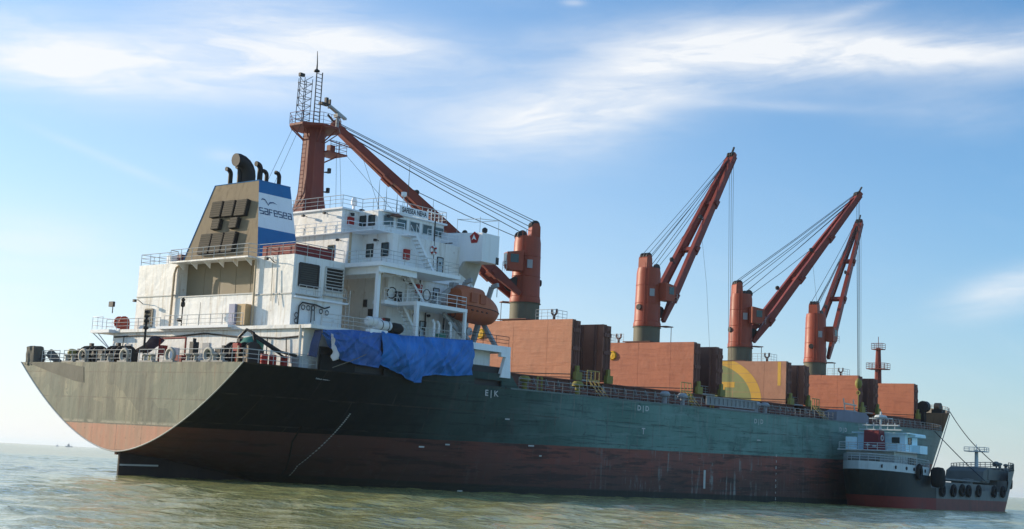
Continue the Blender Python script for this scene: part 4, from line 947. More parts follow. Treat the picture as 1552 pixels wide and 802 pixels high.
# ---------------------------------------------------- lifeboat gear and side frame (starboard)
mb = MB(); mb.box(26.7, 32.6, -16.25, -15.85, 13.0, 13.62); mb.box(31.2, 32.6, -16.25, -15.85, 12.6, 13.0)
mb.prism([(31.9, -16.25, 12.6), (32.6, -16.25, 12.6), (32.75, -16.25, 10.6), (31.2, -16.25, 10.6)], (0, .4, 0)); fr = mb.build('boat_deck_frame', PLAIN_WHITE, ship)
mb = MB(); rail(mb, [(26.7, -16.05, 13.6), (32.5, -16.05, 13.6)], 1.0, 3, 1.9, .03); mb.build('railing', PIPEDARK, fr)
for x in (27.3, 31.2):
    mb = MB()
    mb.beam((x, -12.3, ZA), (x, -13.2, 16.2), .35, .5, side=(1, 0, 0)); mb.beam((x, -15.6, 13.4), (x, -13.6, 16.0), .3, .4, side=(1, 0, 0))
    mb.beam((x, -13.4, 16.0), (x, -14.6, 19.4), .28, .45, side=(1, 0, 0)); mb.beam((x, -14.6, 19.4), (x, -15.4, 19.6), .28, .4, side=(1, 0, 0))
    mb.tube([(x, -15.3, 19.6), (x, -15.3, 18.4)], .05, 4); mb.build('davit', GREYBOX, ship)
mb = MB(); mb.beam((24.2, -13.2, 17.0), (26.6, -13.8, 19.0), .25, .4); mb.box(26.2, 26.9, -14.1, -13.5, 18.7, 19.3); mb.cyl((24.4, -13.2, 17.0), (24.4, -13.8, 17.0), .3, None, 10); mb.build('davit_winch_arm', GREYBOX, ship)
mb = MB(); mb.beam((27.5, -12.4, 16.4), (27.5, -12.4, ZA), .3, .3); mb.beam((25.0, -14.0, 16.2), (29.0, -14.0, 13.6), .25, .3); mb.cyl((27.6, -14.5, 14.7), (27.6, -15.2, 14.7), .4, None, 12); mb.build('davit_winch', GREYBOX, ship)
for x, y in ((22.8, -15.0), (23.9, -14.6), (25.0, -15.1)):
    mb = MB(); mb.tube([(x, y, ZA), (x, y, ZA+1.7), (x-.25, y, ZA+2.0)], .12, 6); mb.build('goose_neck_vent', PLAIN_WHITE, ship)
mb = MB(); mb.cyl((24.2, -14.6, ZA), (24.2, -14.6, ZA+.9), .5, None, 12); mb.build('capstan', GREENP, ship)
mb = MB(); mb.box(13.2, 15.3, -16.5, -15.9, ZA-.35, ZA+.25); mb.build('raft_cradle', PLAIN_WHITE, ship)

# ---------------------------------------------------- poop deck: rails, chocks, winches
mb = MB()
for a, b in ((13.5, 10.6), (9.9, -.4), (-1.6, -5.1), (-7.1, -15.4)): rail(mb, [(.5, a, ZD), (.5, b, ZD)], 1.1, 3, 1.35, .035)
rail(mb, [(.5, -15.4, ZD), (8.0, -15.7, ZD)], 1.1, 3, 1.5, .035); rail(mb, [(.5, 15.4, ZD), (8, 15.7, ZD)], 1.1, 3, 1.5, .035)
mb.build('railing', RAILGREY, ship)
for y in (6.9, .6, -5.9, -11.0):
    mb = MB(); mb.torus((.55, y, ZD+.62), (1, 0, 0), .52, .16, 16, 7); mb.box(.3, .8, y-.7, y+.7, ZD, ZD+.16); mb.build('panama_chock', CHOCK, ship, True)
for y in (3.4, -2.9, -8.8, -12.2, 9.0):
    mb = MB(); mb.box(.3, .9, y-.9, y+.9, ZD, ZD+.15)
    for d in (-.5, .5): mb.lathe((.6, y+d, ZD+.12), [(.24, 0), (.18, .15), (.18, .42), (.3, .5), (.3, .56), (.01, .58)], 10)
    mb.build('roller_fairlead', CHOCK, ship)


def winch(x, y, w, s=1.0, mats=(PIPEDARK, GREYBOX)):
    mb = MB(); z = ZD
    mb.cyl((x, y-w/2, z+.9*s), (x, y+w/2, z+.9*s), .62*s, None, 14, 0)
    for d in (-.5, -.15, .2, .5): mb.cyl((x, y+d*w-.05, z+.9*s), (x, y+d*w+.05, z+.9*s), .95*s, None, 14, 0)
    mb.box(x-.9*s, x+.9*s, y-w*.6, y-w*.5, z, z+1.2*s, 0); mb.box(x-.9*s, x+.9*s, y+w*.5, y+w*.62, z, z+1.5*s, 0); mb.box(x-1.0*s, x-.3*s, y+w*.62, y+w*.9, z, z+1.3*s, 0)
    mb.box(x-.2, x+.5*s, y-w*.3, y+w*.1, z+1.5*s, z+1.75*s, 0); mb.box(x-.1, x+.2, y+w*.15, y+w*.3, z+1.5*s, z+2.1*s, 0)
    return mb.build('mooring_winch', list(mats), ship)


winch(3.2, 9.4, 2.2, .95); winch(3.4, 5.4, 2.4, .95); winch(3.6, -11.5, 2.6, 1.05); winch(4.6, 12.2, 1.6, .9); winch(4.5, -8.0, 1.8, .7)
mb = MB(); mb.tube([(4.0, -10.2, ZD), (4.0, -10.4, ZD+2.4), (4.0, -11.3, ZD+3.0), (4.0, -12.2, ZD+2.7), (4.0, -12.6, ZD+1.6)], .13, 6); mb.tube([(4.0, -12.0, ZD+2.7), (5.0, -14.6, ZD+1.2), (5.5, -16.0, ZD+.9)], .11, 6)
mb.tube([(4.0, -12.6, ZD+2.3), (5.2, -15.0, ZD+.7)], .09, 6); mb.build('hose_boom', BLACK, ship)
mb = MB(); mb.lathe((4.4, -11.6, ZD+.9), [(.3, 0), (.95, .25), (1.0, 1.0), (.7, 1.4), (.01, 1.6)], 14); mb.build('winch_cover', GREENP, ship, True)
mb = MB(); mb.box(2.5, 2.9, -12.1, -11.5, ZD+1.1, ZD+1.75); mb.tube([(2.7, -11.8, ZD), (2.7, -11.8, ZD+1.1)], .08, 5); mb.build('fire_hydrant', REDP, ship)
mb = MB(); mb.box(2.2, 2.32, -13.8, -13.68, ZD, ZD+1.5); mb.box(2.2, 2.32, -12.6, -12.48, ZD, ZD+1.5); mb.box(2.2, 2.32, -13.8, -12.48, ZD+.5, ZD+.6); mb.build('rope_rack', paint('buff_post', (.46, .33, .20), .6, .2), ship)
mb = MB()      # red goods frame against the house
for y in (-1.6, 2.2): mb.tube([(5.2, y, ZD), (5.2, y, ZD+2.55)], .09, 5)
mb.tube([(5.2, 2.2, ZD+2.5), (5.2, -1.6, ZD+2.55)], .09, 5); mb.box(5.0, 5.6, -1.4, -.3, ZD, ZD+1.0); mb.box(5.0, 5.5, 1.4, 2.0, ZD+1.0, ZD+1.9); mb.build('red_frame', paint('frame_red', (.27, .035, .03), .6, .2, rust=.3), ship)
mb = MB(); mb.box(5.3, 5.9, .1, .7, ZD, ZD+1.7); mb.build('locker', PLAIN_WHITE, ship)
mb = MB(); mb.cyl((3.0, .1, ZD), (3.0, .1, ZD+.9), .3, None, 10); mb.build('bollard', DULLYEL, ship)
mb = MB(); mb.lathe((1.6, 10.4, ZD), [(.35, 0), (.35, .6), (.42, 1.0), (.3, 1.3), (.01, 1.35)], 10); mb.build('vent_head', DULLYEL, ship)
mb = MB(); mb.cyl((1.8, 4.6, ZD), (1.8, 4.6, ZD+.7), .22, None, 8); mb.build('bollard', DULLYEL, ship)
mb = MB(); mb.tube([(1.2, -1.2, ZD), (1.2, -1.2, ZD+4.1)], .10, 7)
for z in (2.9, 3.5, 3.9, 4.3): mb.lathe((1.2, -1.2, ZD+z), [(.1, 0), (.24, .05), (.24, .2), (.1, .25)], 8)
mb.build('stern_light_mast', BLACK, ship)
mb = MB(); mb.box(2.4, 3.0, -6.4, -5.9, ZD+.4, ZD+1.9); mb.cyl((2.7, -6.15, ZD), (2.7, -6.15, ZD+2.2), .15, None, 7); mb.build('control_stand', PIPEDARK, ship)
# port platform with reel and floodlight
mb = MB(); mb.box(6.0, 9.5, 11.5, 14.6, ZA-.35, ZA-.05); mb.beam((6.2, 14.4, ZA-.35), (7, 12.3, ZD+1.6), .08, .08); mb.beam((6.2, 13.6, ZA-.35), (7, 12.3, ZD+1.6), .08, .08); rail(mb, [(6.1, 12.8, ZA), (6.1, 14.5, ZA), (9.4, 14.5, ZA)], 1.2, 3, 1.0, .03); pp_ = mb.build('side_platform', PLAIN_WHITE, ship)
mb = MB(); mb.cyl((7.4, 11.2, ZA+.75), (7.4, 12.0, ZA+.75), .42, None, 14); mb.cyl((7.4, 11.15, ZA+.75), (7.4, 11.25, ZA+.75), .6, None, 14); mb.cyl((7.4, 11.95, ZA+.75), (7.4, 12.05, ZA+.75), .6, None, 14); mb.box(6.9, 7.9, 11.0, 11.1, ZA, ZA+.75); mb.build('hose_reel', paint('reel_red', (.42, .075, .045), .5, .15), pp_, True)
mb = MB(); mb.tube([(6.8, 12.4, ZA+1.6), (6.8, 12.4, ZA+2.3)], .05, 5); mb.box(6.5, 6.75, 12.0, 12.7, ZA+2.2, ZA+2.7); mb.build('floodlight', PIPEDARK, pp_)

# ---------------------------------------------------- cranes


def crane(cx, cy, tip, base_z, arm_side, cab_side=1, co_=0.0):
    tip = Vector(tip); base = Vector((cx, cy, 0)); SL = base_z+2.0
    yaw = math.atan2(tip.y-cy, tip.x-cx); dX = Vector((math.cos(yaw), math.sin(yaw), 0)); dY = Vector((-math.sin(yaw), math.cos(yaw), 0))
    def L(a, b, z): return base+dX*a+dY*b+Vector((0, 0, z))
    mb = MB(); c0 = (cx, cy, 0)
    mb.lathe(c0, [(1.72, SL), (1.85, SL+.1), (1.85, SL+.5), (1.75, SL+.8), (1.62, SL+7.3), (1.5, SL+8.0), (.01, SL+8.05)], 24)
    cr = mb.build('deck_crane', CRANERED, ship, True)
    for zz_ in (SL+.8, SL+3.2, SL+5.6):
        mb = MB(); rr = 1.76-.13*(zz_-SL-.8)/6.5; mb.torus((cx, cy, zz_), (0, 0, 1), rr, .035, 24, 4); mb.build('weld_ring', CRANERED, cr, True)
    la = Vector((-.9, -.44, 0)); lt = Vector((.44, -.9, 0)); mb = MB()
    for k_ in (-.22, .22): mb.tube([base+la*1.95+lt*k_+Vector((0, 0, SL+.3)), base+la*1.82+lt*k_+Vector((0, 0, SL+8.6))], .035, 4)
    for i in range(24): mb.tube([base+la*(1.95-.13*i/24)+lt*(-.22)+Vector((0, 0, SL+.5+.34*i)), base+la*(1.95-.13*i/24)+lt*.22+Vector((0, 0, SL+.5+.34*i))], .022, 4)
    mb.build('tower_ladder', CRANERED, cr)
    mb = MB(); mb.lathe(c0, [(1.75, ZD), (1.75, base_z-.05), (1.78, base_z-.02), (1.78, SL-.05), (1.92, SL-.04), (1.92, SL+.03), (.01, SL+.03)], 24); mb.build('pedestal', PEDGREY, cr, True)
    # head with sheaves on the side away from the jib
    mb = MB(); mb.prism([L(-1.35, -.75, SL+7.2), L(-.1, -.75, SL+7.2), L(-.25, -.75, SL+9.3), L(-.5, -.75, SL+9.7), L(-1.0, -.75, SL+9.7), L(-1.3, -.75, SL+9.3)], dY*1.5); mb.build('crane_head', CRANERED, cr)
    mb = MB()
    for d in (-.5, 0, .5): mb.cyl(L(-.7, d-.12, SL+9.5), L(-.7, d+.12, SL+9.5), .55, None, 14)
    for d in (-.6, .6): mb.cyl(L(.9, d-.15, SL+8.1), L(.9, d+.15, SL+8.1), .6, None, 14)
    mb.beam(L(.0, -.6, SL+7.8), L(1.0, -.6, SL+8.2), .2, .4); mb.beam(L(.0, .6, SL+7.8), L(1.0, .6, SL+8.2), .2, .4); mb.build('sheave', PIPEDARK, cr, True)
    # cab
    s = cab_side; mb = MB(); c_ = co_; k_ = 1.4-.35*(co_ > 0)
    mb.prism([L(.3+c_, s*k_, SL+3.6), L(1.9+c_, s*k_, SL+3.6), L(2.3+c_, s*k_, SL+4.2), L(2.3+c_, s*k_, SL+5.7), L(.3+c_, s*k_, SL+6.0)], dY*(s*1.5)); cb = mb.build('crane_cab', CRANERED, cr)
    mb = MB(); mb.poly([L(2.33+c_, s*(k_+.15), SL+4.3), L(2.33+c_, s*(k_+1.35), SL+4.3), L(2.33+c_, s*(k_+1.35), SL+5.6), L(2.33+c_, s*(k_+.15), SL+5.6)], 0); mb.poly([L(.9+c_, s*(k_+1.53), SL+4.5), L(1.9+c_, s*(k_+1.53), SL+4.5), L(1.9+c_, s*(k_+1.53), SL+5.5), L(.9+c_, s*(k_+1.53), SL+5.5)], 0)
    mb.build('cab_window', GLASS, cr)
    mb = MB(); rail(mb, [L(2.4+c_, s*k_, SL+3.5), L(2.4+c_, s*(k_+1.7), SL+3.5)], 1.1, 3, .9, .03); mb.build('cab_railing', RAILGREY, cr)
    # side hatch panel facing the viewer, winch and lamps on the tower
    va = Vector((-.62, -.78, 0)); vb = Vector((.78, -.62, 0)); pc = base+va*1.66+Vector((0, 0, SL+4.6)); mb = MB()
    mb.prism([pc-vb*.32-Vector((0, 0, .5)), pc+vb*.32-Vector((0, 0, .5)), pc+vb*.32+Vector((0, 0, .5)), pc-vb*.32+Vector((0, 0, .5))], va*.15); mb.build('access_panel', GREYBOX, cr)
    mb = MB(); mb.cyl(L(1.6, -.9, SL+2.2), L(1.6, .9, SL+2.2), .55, None, 12); mb.cyl(L(1.6, -1.0, SL+2.2), L(1.6, -.8, SL+2.2), .8, None, 12); mb.cyl(L(1.6, .8, SL+2.2), L(1.6, 1.0, SL+2.2), .8, None, 12); mb.cyl(L(-1.9, .0, SL+2.6), L(-1.6, 0, SL+2.6), .4, None, 10); mb.build('hoist_winch', PIPEDARK, cr)
    # jib: two box girders meeting at the head
    foot = SL+.9; hf = 1.75; ht = .42; jw = .62
    tl = tip-Vector((0, 0, 0)); jd = (tl-L(1.2, 0, foot)).normalized(); nrm_ = jd.cross(dY).normalized()
    if nrm_.z < 0: nrm_ = -nrm_
    for s_ in (-1, 1):
        a = L(1.2, s_*hf, foot); b = tl+dY*(s_*ht); m1 = a.lerp(b, .12); m2 = a.lerp(b, .45); mb = MB()
        mb.beam(a, m1, jw*.8, .55, 0, jw, 1.05, side=dY); mb.beam(m1, m2, jw, 1.05, 0, jw, 1.05, side=dY); mb.beam(m2, b, jw, 1.05, 0, jw*.75, .7, side=dY)
        for p_, q_ in ((m1, m2), (m2, b)):
            mb.beam(p_-nrm_*.53-dY*(s_*.1), q_-nrm_*.43-dY*(s_*.1), jw*1.25, .06, 0, side=dY)
        mb.build('jib_girder', JIBRED, cr)
    for u in (.14, .42, .70):
        a = L(1.2, -hf, foot).lerp(tl-dY*ht, u); b = L(1.2, hf, foot).lerp(tl+dY*ht, u); e = (a-b).normalized()*.55
        mb = MB(); mb.beam(a+e-nrm_*.15, b-e-nrm_*.15, .55, .6, side=nrm_)
        for p in (a, b): mb.beam(p-jd*.7-nrm_*.55, p+jd*.7-nrm_*.55, .8, .25, 0, side=dY)
        mb.build('jib_cross_beam', JIBRED, cr)
    mb = MB(); mb.beam(tl-jd*1.2, tl+jd*.5, 1.5, .8, 0, 1.1, .6, side=dY); mb.build('jib_head', JIBRED, cr)
    mb = MB()
    for d in (-.35, 0, .35): mb.cyl(tl+dY*(d-.1)+nrm_*.15, tl+dY*(d+.1)+nrm_*.15, .5, None, 12)
    mb.beam(tl+jd*.3+nrm_*.2, tl+jd*1.5+nrm_*.35, .22, .2); mb.build('jib_sheave', PIPEDARK, cr)
    for u, s_ in ((.33, 1), (.58, -1)):
        p = L(1.2, 0, foot).lerp(tl, u)+nrm_*1.1+dY*(s_*.8); mb = MB(); mb.cyl(p-dY*.12, p+dY*.12, .32, None, 10); mb.beam(p, p-nrm_*.9, .1, .1); mb.build('wire_roller', PIPEDARK, cr)
    # luffing wires
    ends = [(L(-.7, -.5, SL+9.95), tl-dY*.4+nrm_*.45), (L(-.7, .5, SL+9.95), tl+dY*.4+nrm_*.45-jd*.3), (L(-.45, -.25, SL+9.3), tl-dY*.2+nrm_*.4-jd*1.0), (L(-.2, .25, SL+8.75), tl+dY*.2+nrm_*.4-jd*1.6),
            (L(.75, -.6, SL+8.65), tl-dY*.35+nrm_*.35-jd*2.2), (L(1.0, .6, SL+8.4), tl+dY*.35+nrm_*.35-jd*2.8), (L(1.35, .0, SL+7.9), L(1.2, 0, foot).lerp(tl, .60)+nrm_*.8)]
    for a, b in ends:
        mid = a.lerp(b, .5)-Vector((0, 0, .15)); mb = MB(); mb.tube([a, mid, b], .045, 4); mb.build('luffing_wire', WIRE, cr)
    # pedestal-top platform with rails and jib rest
    mb = MB(); y0 = cy+arm_side*1.5; y1 = cy+arm_side*(5.4); mb.box(cx-1.4, cx+1.4, y0, y1, base_z-.35, base_z-.1); mb.prism([(cx-2.4, cy-2.2, base_z-.12), (cx+2.4, cy-2.2, base_z-.12), (cx+2.4, cy+2.2, base_z-.12), (cx-2.4, cy+2.2, base_z-.12)], (0, 0, .1))
    pf = mb.build('crane_platform', HATCHIN, cr)
    mb = MB(); rail(mb, [(cx-1.3, y1-arm_side*2.6, base_z-.1), (cx-1.3, y1, base_z-.1), (cx+1.3, y1, base_z-.1)], 1.15, 3, 1.0, .03); mb.build('platform_railing', RAILGREY, cr)
    mb = MB(); yr = y1-arm_side*.9
    mb.tube([(cx, yr, base_z-.1), (cx, yr, base_z+.55)], .16, 6)
    for d in (-.35, .35): mb.tube([(cx, yr, base_z+.45), (cx, yr+d, base_z+.75), (cx, yr+d, base_z+1.25)], .13, 6)
    mb.build('jib_rest', HATCHIN, cr)
    mb = MB(); mb.prism([L(.9, -2.6, SL+.15), L(2.4, -2.6, SL+.15), L(2.4, -1.3, SL+.15), L(.9, -1.3, SL+.15)], (0, 0, .12)); mb.tube([L(2.2, -2.4, SL+.2), L(2.2, -2.4, SL-2.1)], .05, 4); mb.build('service_step', HATCHIN, cr)
    return cr, tl, dY


cranes = [crane(55.0, .4, (35.0, 13.7, 39.8), 18.9, -1, 1, .9), crane(81.0, .2, (98.6, -1.85, 47.4), 18.6, 1, -1),
          crane(105.7, 0, (123.3, -10.2, 45.3), 18.0, -1, -1), crane(129.7, -.2, (149.2, 1.5, 46.0), 17.6, -1, -1)]
for i, (cr, tl, dY) in enumerate(cranes):
    if i == 0: continue
    drop = {1: 9.5, 2: 16.8, 3: 10.5}[i]
    for d in (-.35, .0, .4):
        mb = MB(); mb.tube([tl+dY*d-Vector((0, 0, .3)), Vector((tl.x+dY.x*d*.6+.018*(tl.z-drop), tl.y+dY.y*d*.6-.009*(tl.z-drop), drop))], .030, 4); mb.build('hoist_rope', WIRE, cr)
    if i in (1, 2):   # slack cable from the jib
        a = tl.lerp(Vector((cr.data.vertices[0].co.x, 0, 22)), .42); mb = MB(); mb.tube([a, a+Vector((1.2, -.6, -9)), a+Vector((2.0, -1.0, -19))], .02, 4); mb.build('slack_wire', WIRE, cr)
cr, tl, dY = cranes[2]
mb = MB(); hx = Vector((tl.x+.018*28.5, tl.y-.009*28.5, 16.8))
mb.lathe(hx-Vector((0, 0, 1.6)), [(.05, 0), (.35, .2), (.55, .7), (.5, 1.2), (.15, 1.6), (.01, 1.62)], 10); mb.torus(hx-Vector((0, 0, 2.2)), (1, 0, 0), .28, .09, 10, 5); mb.tube([hx-Vector((0, 0, 2.4)), hx-Vector((0, 0, 4.6))], .06, 4)
mb.build('hook_block', DULLYEL, cr, True)

# ---------------------------------------------------- hatches
HW = 9.5
STACKS = [(53.0, 18.5, 1), (59.0, 18.5, 0), (78.9, 18.25, 1), (84.5, 18.1, 0), (103.7, 17.75, 1), (109.2, 17.6, 0), (127.3, 17.4, 1), (133.0, 17.3, 0), (149.0, 17.55, 1)]
COAMINGS = [(33.5, 53.2), (57.3, 79.1), (82.9, 103.9), (107.5, 127.5), (131.3, 149.2)]
for x0, x1 in COAMINGS:
    mb = MB()
    for y in (-HW-.2, HW+.2): mb.box(x0, x1, y-.06, y+.06, ZD-.01, 11.55); mb.box(x0-.2, x1+.2, y-.28, y+.28, 11.55, 11.68)
    for x in (x0, x1): mb.box(x-.06, x+.06, -HW-.14, HW+.14, ZD-.01, 11.55); mb.box(x-.25, x+.25, -HW+.1, HW-.1, 11.552, 11.69)
    co = mb.build('hatch_coaming', COAM, ship)
    sm_ = MB(); sm_.prism([(-.04, -.14, 1.8), (-.04, -1.0, 0), (-.04, 0, 0), (-.04, 0, 1.85)], (.08, 0, 0)); sme = sm_.mesh('coaming_stay', RAILDECK)
    k = int((x1-x0)/2.1)
    for i in range(k+1):
        o = bpy.data.objects.new('coaming_stay', sme); COL.objects.link(o); o.parent = co; o.location = (x0+(x1-x0)*i/k, -HW-.2, ZD)


def stack(x1, zt, aftward, pale):
    """two hatch panels folded upright against each other; the outer plating faces aft (aftward) or the crane"""
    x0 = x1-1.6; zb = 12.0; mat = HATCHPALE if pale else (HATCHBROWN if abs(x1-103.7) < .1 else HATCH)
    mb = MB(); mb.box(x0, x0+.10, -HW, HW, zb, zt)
    pl = mb.build('hatch_cover', mat if aftward else (HATCHSHADE if pale else HATCHIN), ship)  # stacks forward of the cranes: their shadow put into a darker brown
    mb = MB()
    for y in (-HW+.06, HW-.06): mb.box(x0+.102, x0+.72, y-.05, y+.05, zb, zt); mb.box(x0+.86, x1, y-.05, y+.05, zb+.1, zt-.1)
    for z in (zt-.06, zb+.06): mb.box(x0+.102, x0+.72, -HW+.12, HW-.12, z-.05, z+.05); mb.box(x0+.86, x1-.102, -HW+.12, HW-.12, z-.16, z-.06)
    for i in range(6):
        z = zb+.9+i*(zt-zb-1.4)/5; mb.box(x0+.104, x0+.5, -HW+.12, HW-.12, z-.03, z+.03)
    mb.box(x1-.10, x1-.001, -HW+.12, HW-.12, zb+.1, zt-.1)
    mb.build('hatch_frame', HATCHIN, pl)
    mb = MB()
    for z in (zb+1.2, (zb+zt)/2, zt-1.2): mb.box(x0+.15, x1-.1, -HW-.14, -HW, z-.22, z+.22)
    mb.tube([(x0+.5, -HW-.12, zb), (x0+.5, -HW-.12, zt-.2)], .07, 5); mb.tube([(x1-.4, -HW-.12, zb), (x1-.4, -HW-.12, zt-.6)], .07, 5); mb.build('hinge_arm', HATCHIN, pl)
    mb = MB()
    if aftward:
        for z in (zb+1.3, zb+2.7, zb+4.0, zb+5.3):
            if z < zt-.4: mb.box(x0-.012, x0, -HW, HW, z-.02, z+.02)
        for y in (-6.0, -1.0, 4.5): mb.box(x0-.010, x0, y-.03, y+.03, zb, zt)
        mb.build('weld_bead', mat, pl)
        mb = MB(); mb.tube([(x0-.35, 9.0, zb+.75), (x0-.4, 0, zb+.45), (x0-.4, -HW-.3, zb+.3)], .06, 5); mb.build('hydraulic_pipe', PIPEDARK, pl)
        # the lower apron between panel and coaming
        mb = MB(); mb.box(x0-.02, x0+.12, -HW, HW, 11.7, zb-.004); mb.build('cover_skirt', mat, pl)
    else:
        for y in (-HW+.9, -HW+2.9, -HW+6, -.5, 2.5, 5.5, 8.4): mb = MB(); mb.box(x0-.35, x0, y-.12, y+.12, zb, zt-.1); mb.build('panel_girder', HATCHIN, pl)
    mb = MB()
    mb.box(x0+.2, x1-.2, -HW-.65, -HW-.2, 11.7, 12.6); mb.box(x0+.4, x0+.9, -HW-.6, -HW-.3, 12.6, 13.3); mb.build('hinge_stool', DULLYEL, pl)
    return pl, x0


caps = {0: (3.9, 17.0), 2: (3.0, 16.55)}
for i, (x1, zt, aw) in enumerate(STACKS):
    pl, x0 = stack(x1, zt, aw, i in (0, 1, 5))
    if i in caps:
        y, z = caps[i]; mb = MB(); mb.lathe((x0, y, z), [(.62, 0), (.62, .10), (.5, .22), (.46, .16), (.18, .16), (.01, .2)], 18, 0, (-1, 0, 0)); mb.build('yellow_cap', YELLOW, pl, True)
    if i == 4:      # painted disc, ring and bars on the third hatch
        X = x0-.006; c0, c1_ = 3.6, 12.0

        def arc(r0, r1, m, xx):
            rows = []
            for k in range(40):
                a = R(90+90*k/39)
                row = []
                for r in (r0, r1):
                    y = c0+r*math.cos(a)*1.0; z = c1_+r*math.sin(a)*.66; row.append((xx, max(y, -HW), min(z, zt)))
                rows.append(row)
            mb = MB(); mb.grid(rows); return mb.build(m[0], m[1], pl)
        mb = MB(); ring = [(X, c0+8.3*math.cos(R(90+90*k/39)), min(zt, c1_+8.3*.72*math.sin(R(90+90*k/39)))) for k in range(40)]
        mb.poly([(X, HW, c1_), (X, HW, zt)]+ring); mb.build('painted_disc', LOGOGREEN, pl)
        mb = MB(); rows = []
        for k in range(40):
            a = R(90+90*k/39); rows.append([(X-.005, c0+r*math.cos(a), min(zt, c1_+r*.72*math.sin(a))) for r in (7.7, 9.3)])
        mb.grid(rows); mb.build('painted_ring', LOGOYEL, pl)
        mb = MB(); X2 = X-.006; mb.box(X2-.003, X2, .3, 1.4, 12.2, 14.75); mb.box(X2-.003, X2, -1.3, .3, 13.95, 14.75); mb.build('painted_letter', LOGOYEL, pl)
        mb = MB(); mb.box(X2-.003, X2, -8.7, -8.2, 14.3, zt-.1); mb.build('painted_bar', LOGOYEL, pl)
# rails, cable trays and small gear along the starboard deck edge
RUNS = [(34.6, 69.0), (83.0, 104.0), (117.0, 150.5)]
for a, b in RUNS:
    k_ = max(2, int((b-a)/4)); mb = MB(); rail(mb, [(a+(b-a)*i/k_, -hull_b(a+(b-a)*i/k_, ZD)+.25, ZD) for i in range(k_+1)], 1.1, 3, 1.5, .04); mb.build('railing', RAILDECK, ship)
mb = MB(); rail(mb, [(34.6, 15.85, ZD), (132, 15.85, ZD)], 1.1, 3, 3.0, .04); mb.build('railing', RAILDECK, ship)
# ship's gangway stowed on edge along the rail
mb = MB(); mb.box(70.0, 82.2, -15.95, -15.85, 10.05, 10.2); mb.box(70.0, 82.2, -15.95, -15.85, 10.95, 11.1)
for i in range(13): x = 70+12.1*i/12; mb.box(x, x+.12, -15.97, -15.83, 10.2, 10.95)
mb.box(70.05, 82.1, -15.86, -15.82, 10.2, 10.95); mb.box(73, 82, -16.0, -15.9, 9.75, 9.88); mb.build('stowed_gangway', paint('gangway_grey', (.26, .27, .27), .6, .15, rust=.2), ship)
mb = MB(); mb.prism([(105, -15.9, ZD), (105, -15.9, 10.9), (107, -15.9, 11.3), (114.5, -15.9, 11.2), (115.5, -15.9, 10.7), (115.5, -15.9, ZD)], (0, 2.0, 0)); mb.build('covered_gangway', paint('lilac_canvas', (.20, .20, .23), .8, .2), ship)
mb = MB()
for x in (110.0, 113.2): mb.tube([(x, -14.8, 11.2), (x-.6, -14.8, 13.0)], .10, 5)
mb.tube([(109.6, -14.9, 12.3), (113.4, -14.9, 12.2)], .12, 5); mb.tube([(110, -14.9, 11.3), (113.6, -14.9, 11.3)], .12, 5); mb.build('davit_frame', paint('cream_frame', (.60, .55, .44), .6, .1), ship)
for x, y in ((37.5, -14.2), (63.0, -14.6), (66.8, -14.6), (84.5, -14.6), (86.8, -14.6), (45.6, -14.9)):
    mb = MB(); mb.lathe((x, y, ZD), [(.28, 0), (.28, .9), (.62, 1.0), (.62, 1.25), (.4, 1.5), (.01, 1.55)], 12); mb.build('mushroom_vent', GREYBOX if x > 60 else DULLYEL, ship, True)
for x in (38.6, 72.5, 67.5):
    mb = MB(); mb.tube([(x, -15.0, ZD), (x, -15.0, ZD+1.5), (x+.7, -15.0, ZD+1.5), (x+.7, -15.0, ZD)], .10, 5); mb.build('pipe_guard', DULLYEL, ship)
for x0 in (49.0, 102.0, 68.0):
    mb = MB()
    for i in range(4): mb.tube([(x0+i*.75, -13.6, ZD+1.2), (x0+i*.75, -13.6, ZD+2.9)], .06, 4)
    for z in (1.9, 2.9): mb.tube([(x0, -13.6, ZD+z), (x0+2.25, -13.6, ZD+z)], .06, 4)
    for i in range(3): mb.tube([(x0+.3+i*.7, -15.4, ZD), (x0+.3+i*.7, -13.6, ZD+1.9)], .05, 4)
    mb.build('access_ladder', paint('ladder_buff', (.40, .31, .11), .6, .15, rust=.2) if 'ladder_buff' not in MATS else MATS['ladder_buff'], ship)
mb = MB()
for i in range(60): x = 35+i*1.9; mb.tube([(x, -13.2+.4*math.sin(i*2.3), ZD), (x, -13.2+.4*math.sin(i*2.3), ZD+.5+.5*abs(math.sin(i*1.7)))], .09, 5)
for y, z in ((-12.6, .5), (-12.9, .7), (-13.3, .45)): mb.tube([(34, y, ZD+z), (146, y, ZD+z)], .10, 5)
mb.build('deck_pipework', HATCHIN, ship)
for x0, x1 in ((53.4, 57.0), (79.3, 82.7), (104.1, 107.3), (127.7, 131.1)):
    mb = MB(); mb.box(x0, x1, 2.4, 8.4, ZD, 11.2); mb.build('mast_house', COAM, ship); mb = MB(); mb.box(x0, x1, -8.4, -2.4, ZD, 11.2); mh = mb.build('mast_house', COAM, ship)
    mb = MB(); rail(mb, [(x0+.2, -8.6, 11.9), (x1, -8.6, 11.9)], 1.0, 3, .9, .04); mb.box(x0, x1, -9.6, -7.0, 11.7, 11.9); mb.build('crossing_railing', RAILDECK, mh)
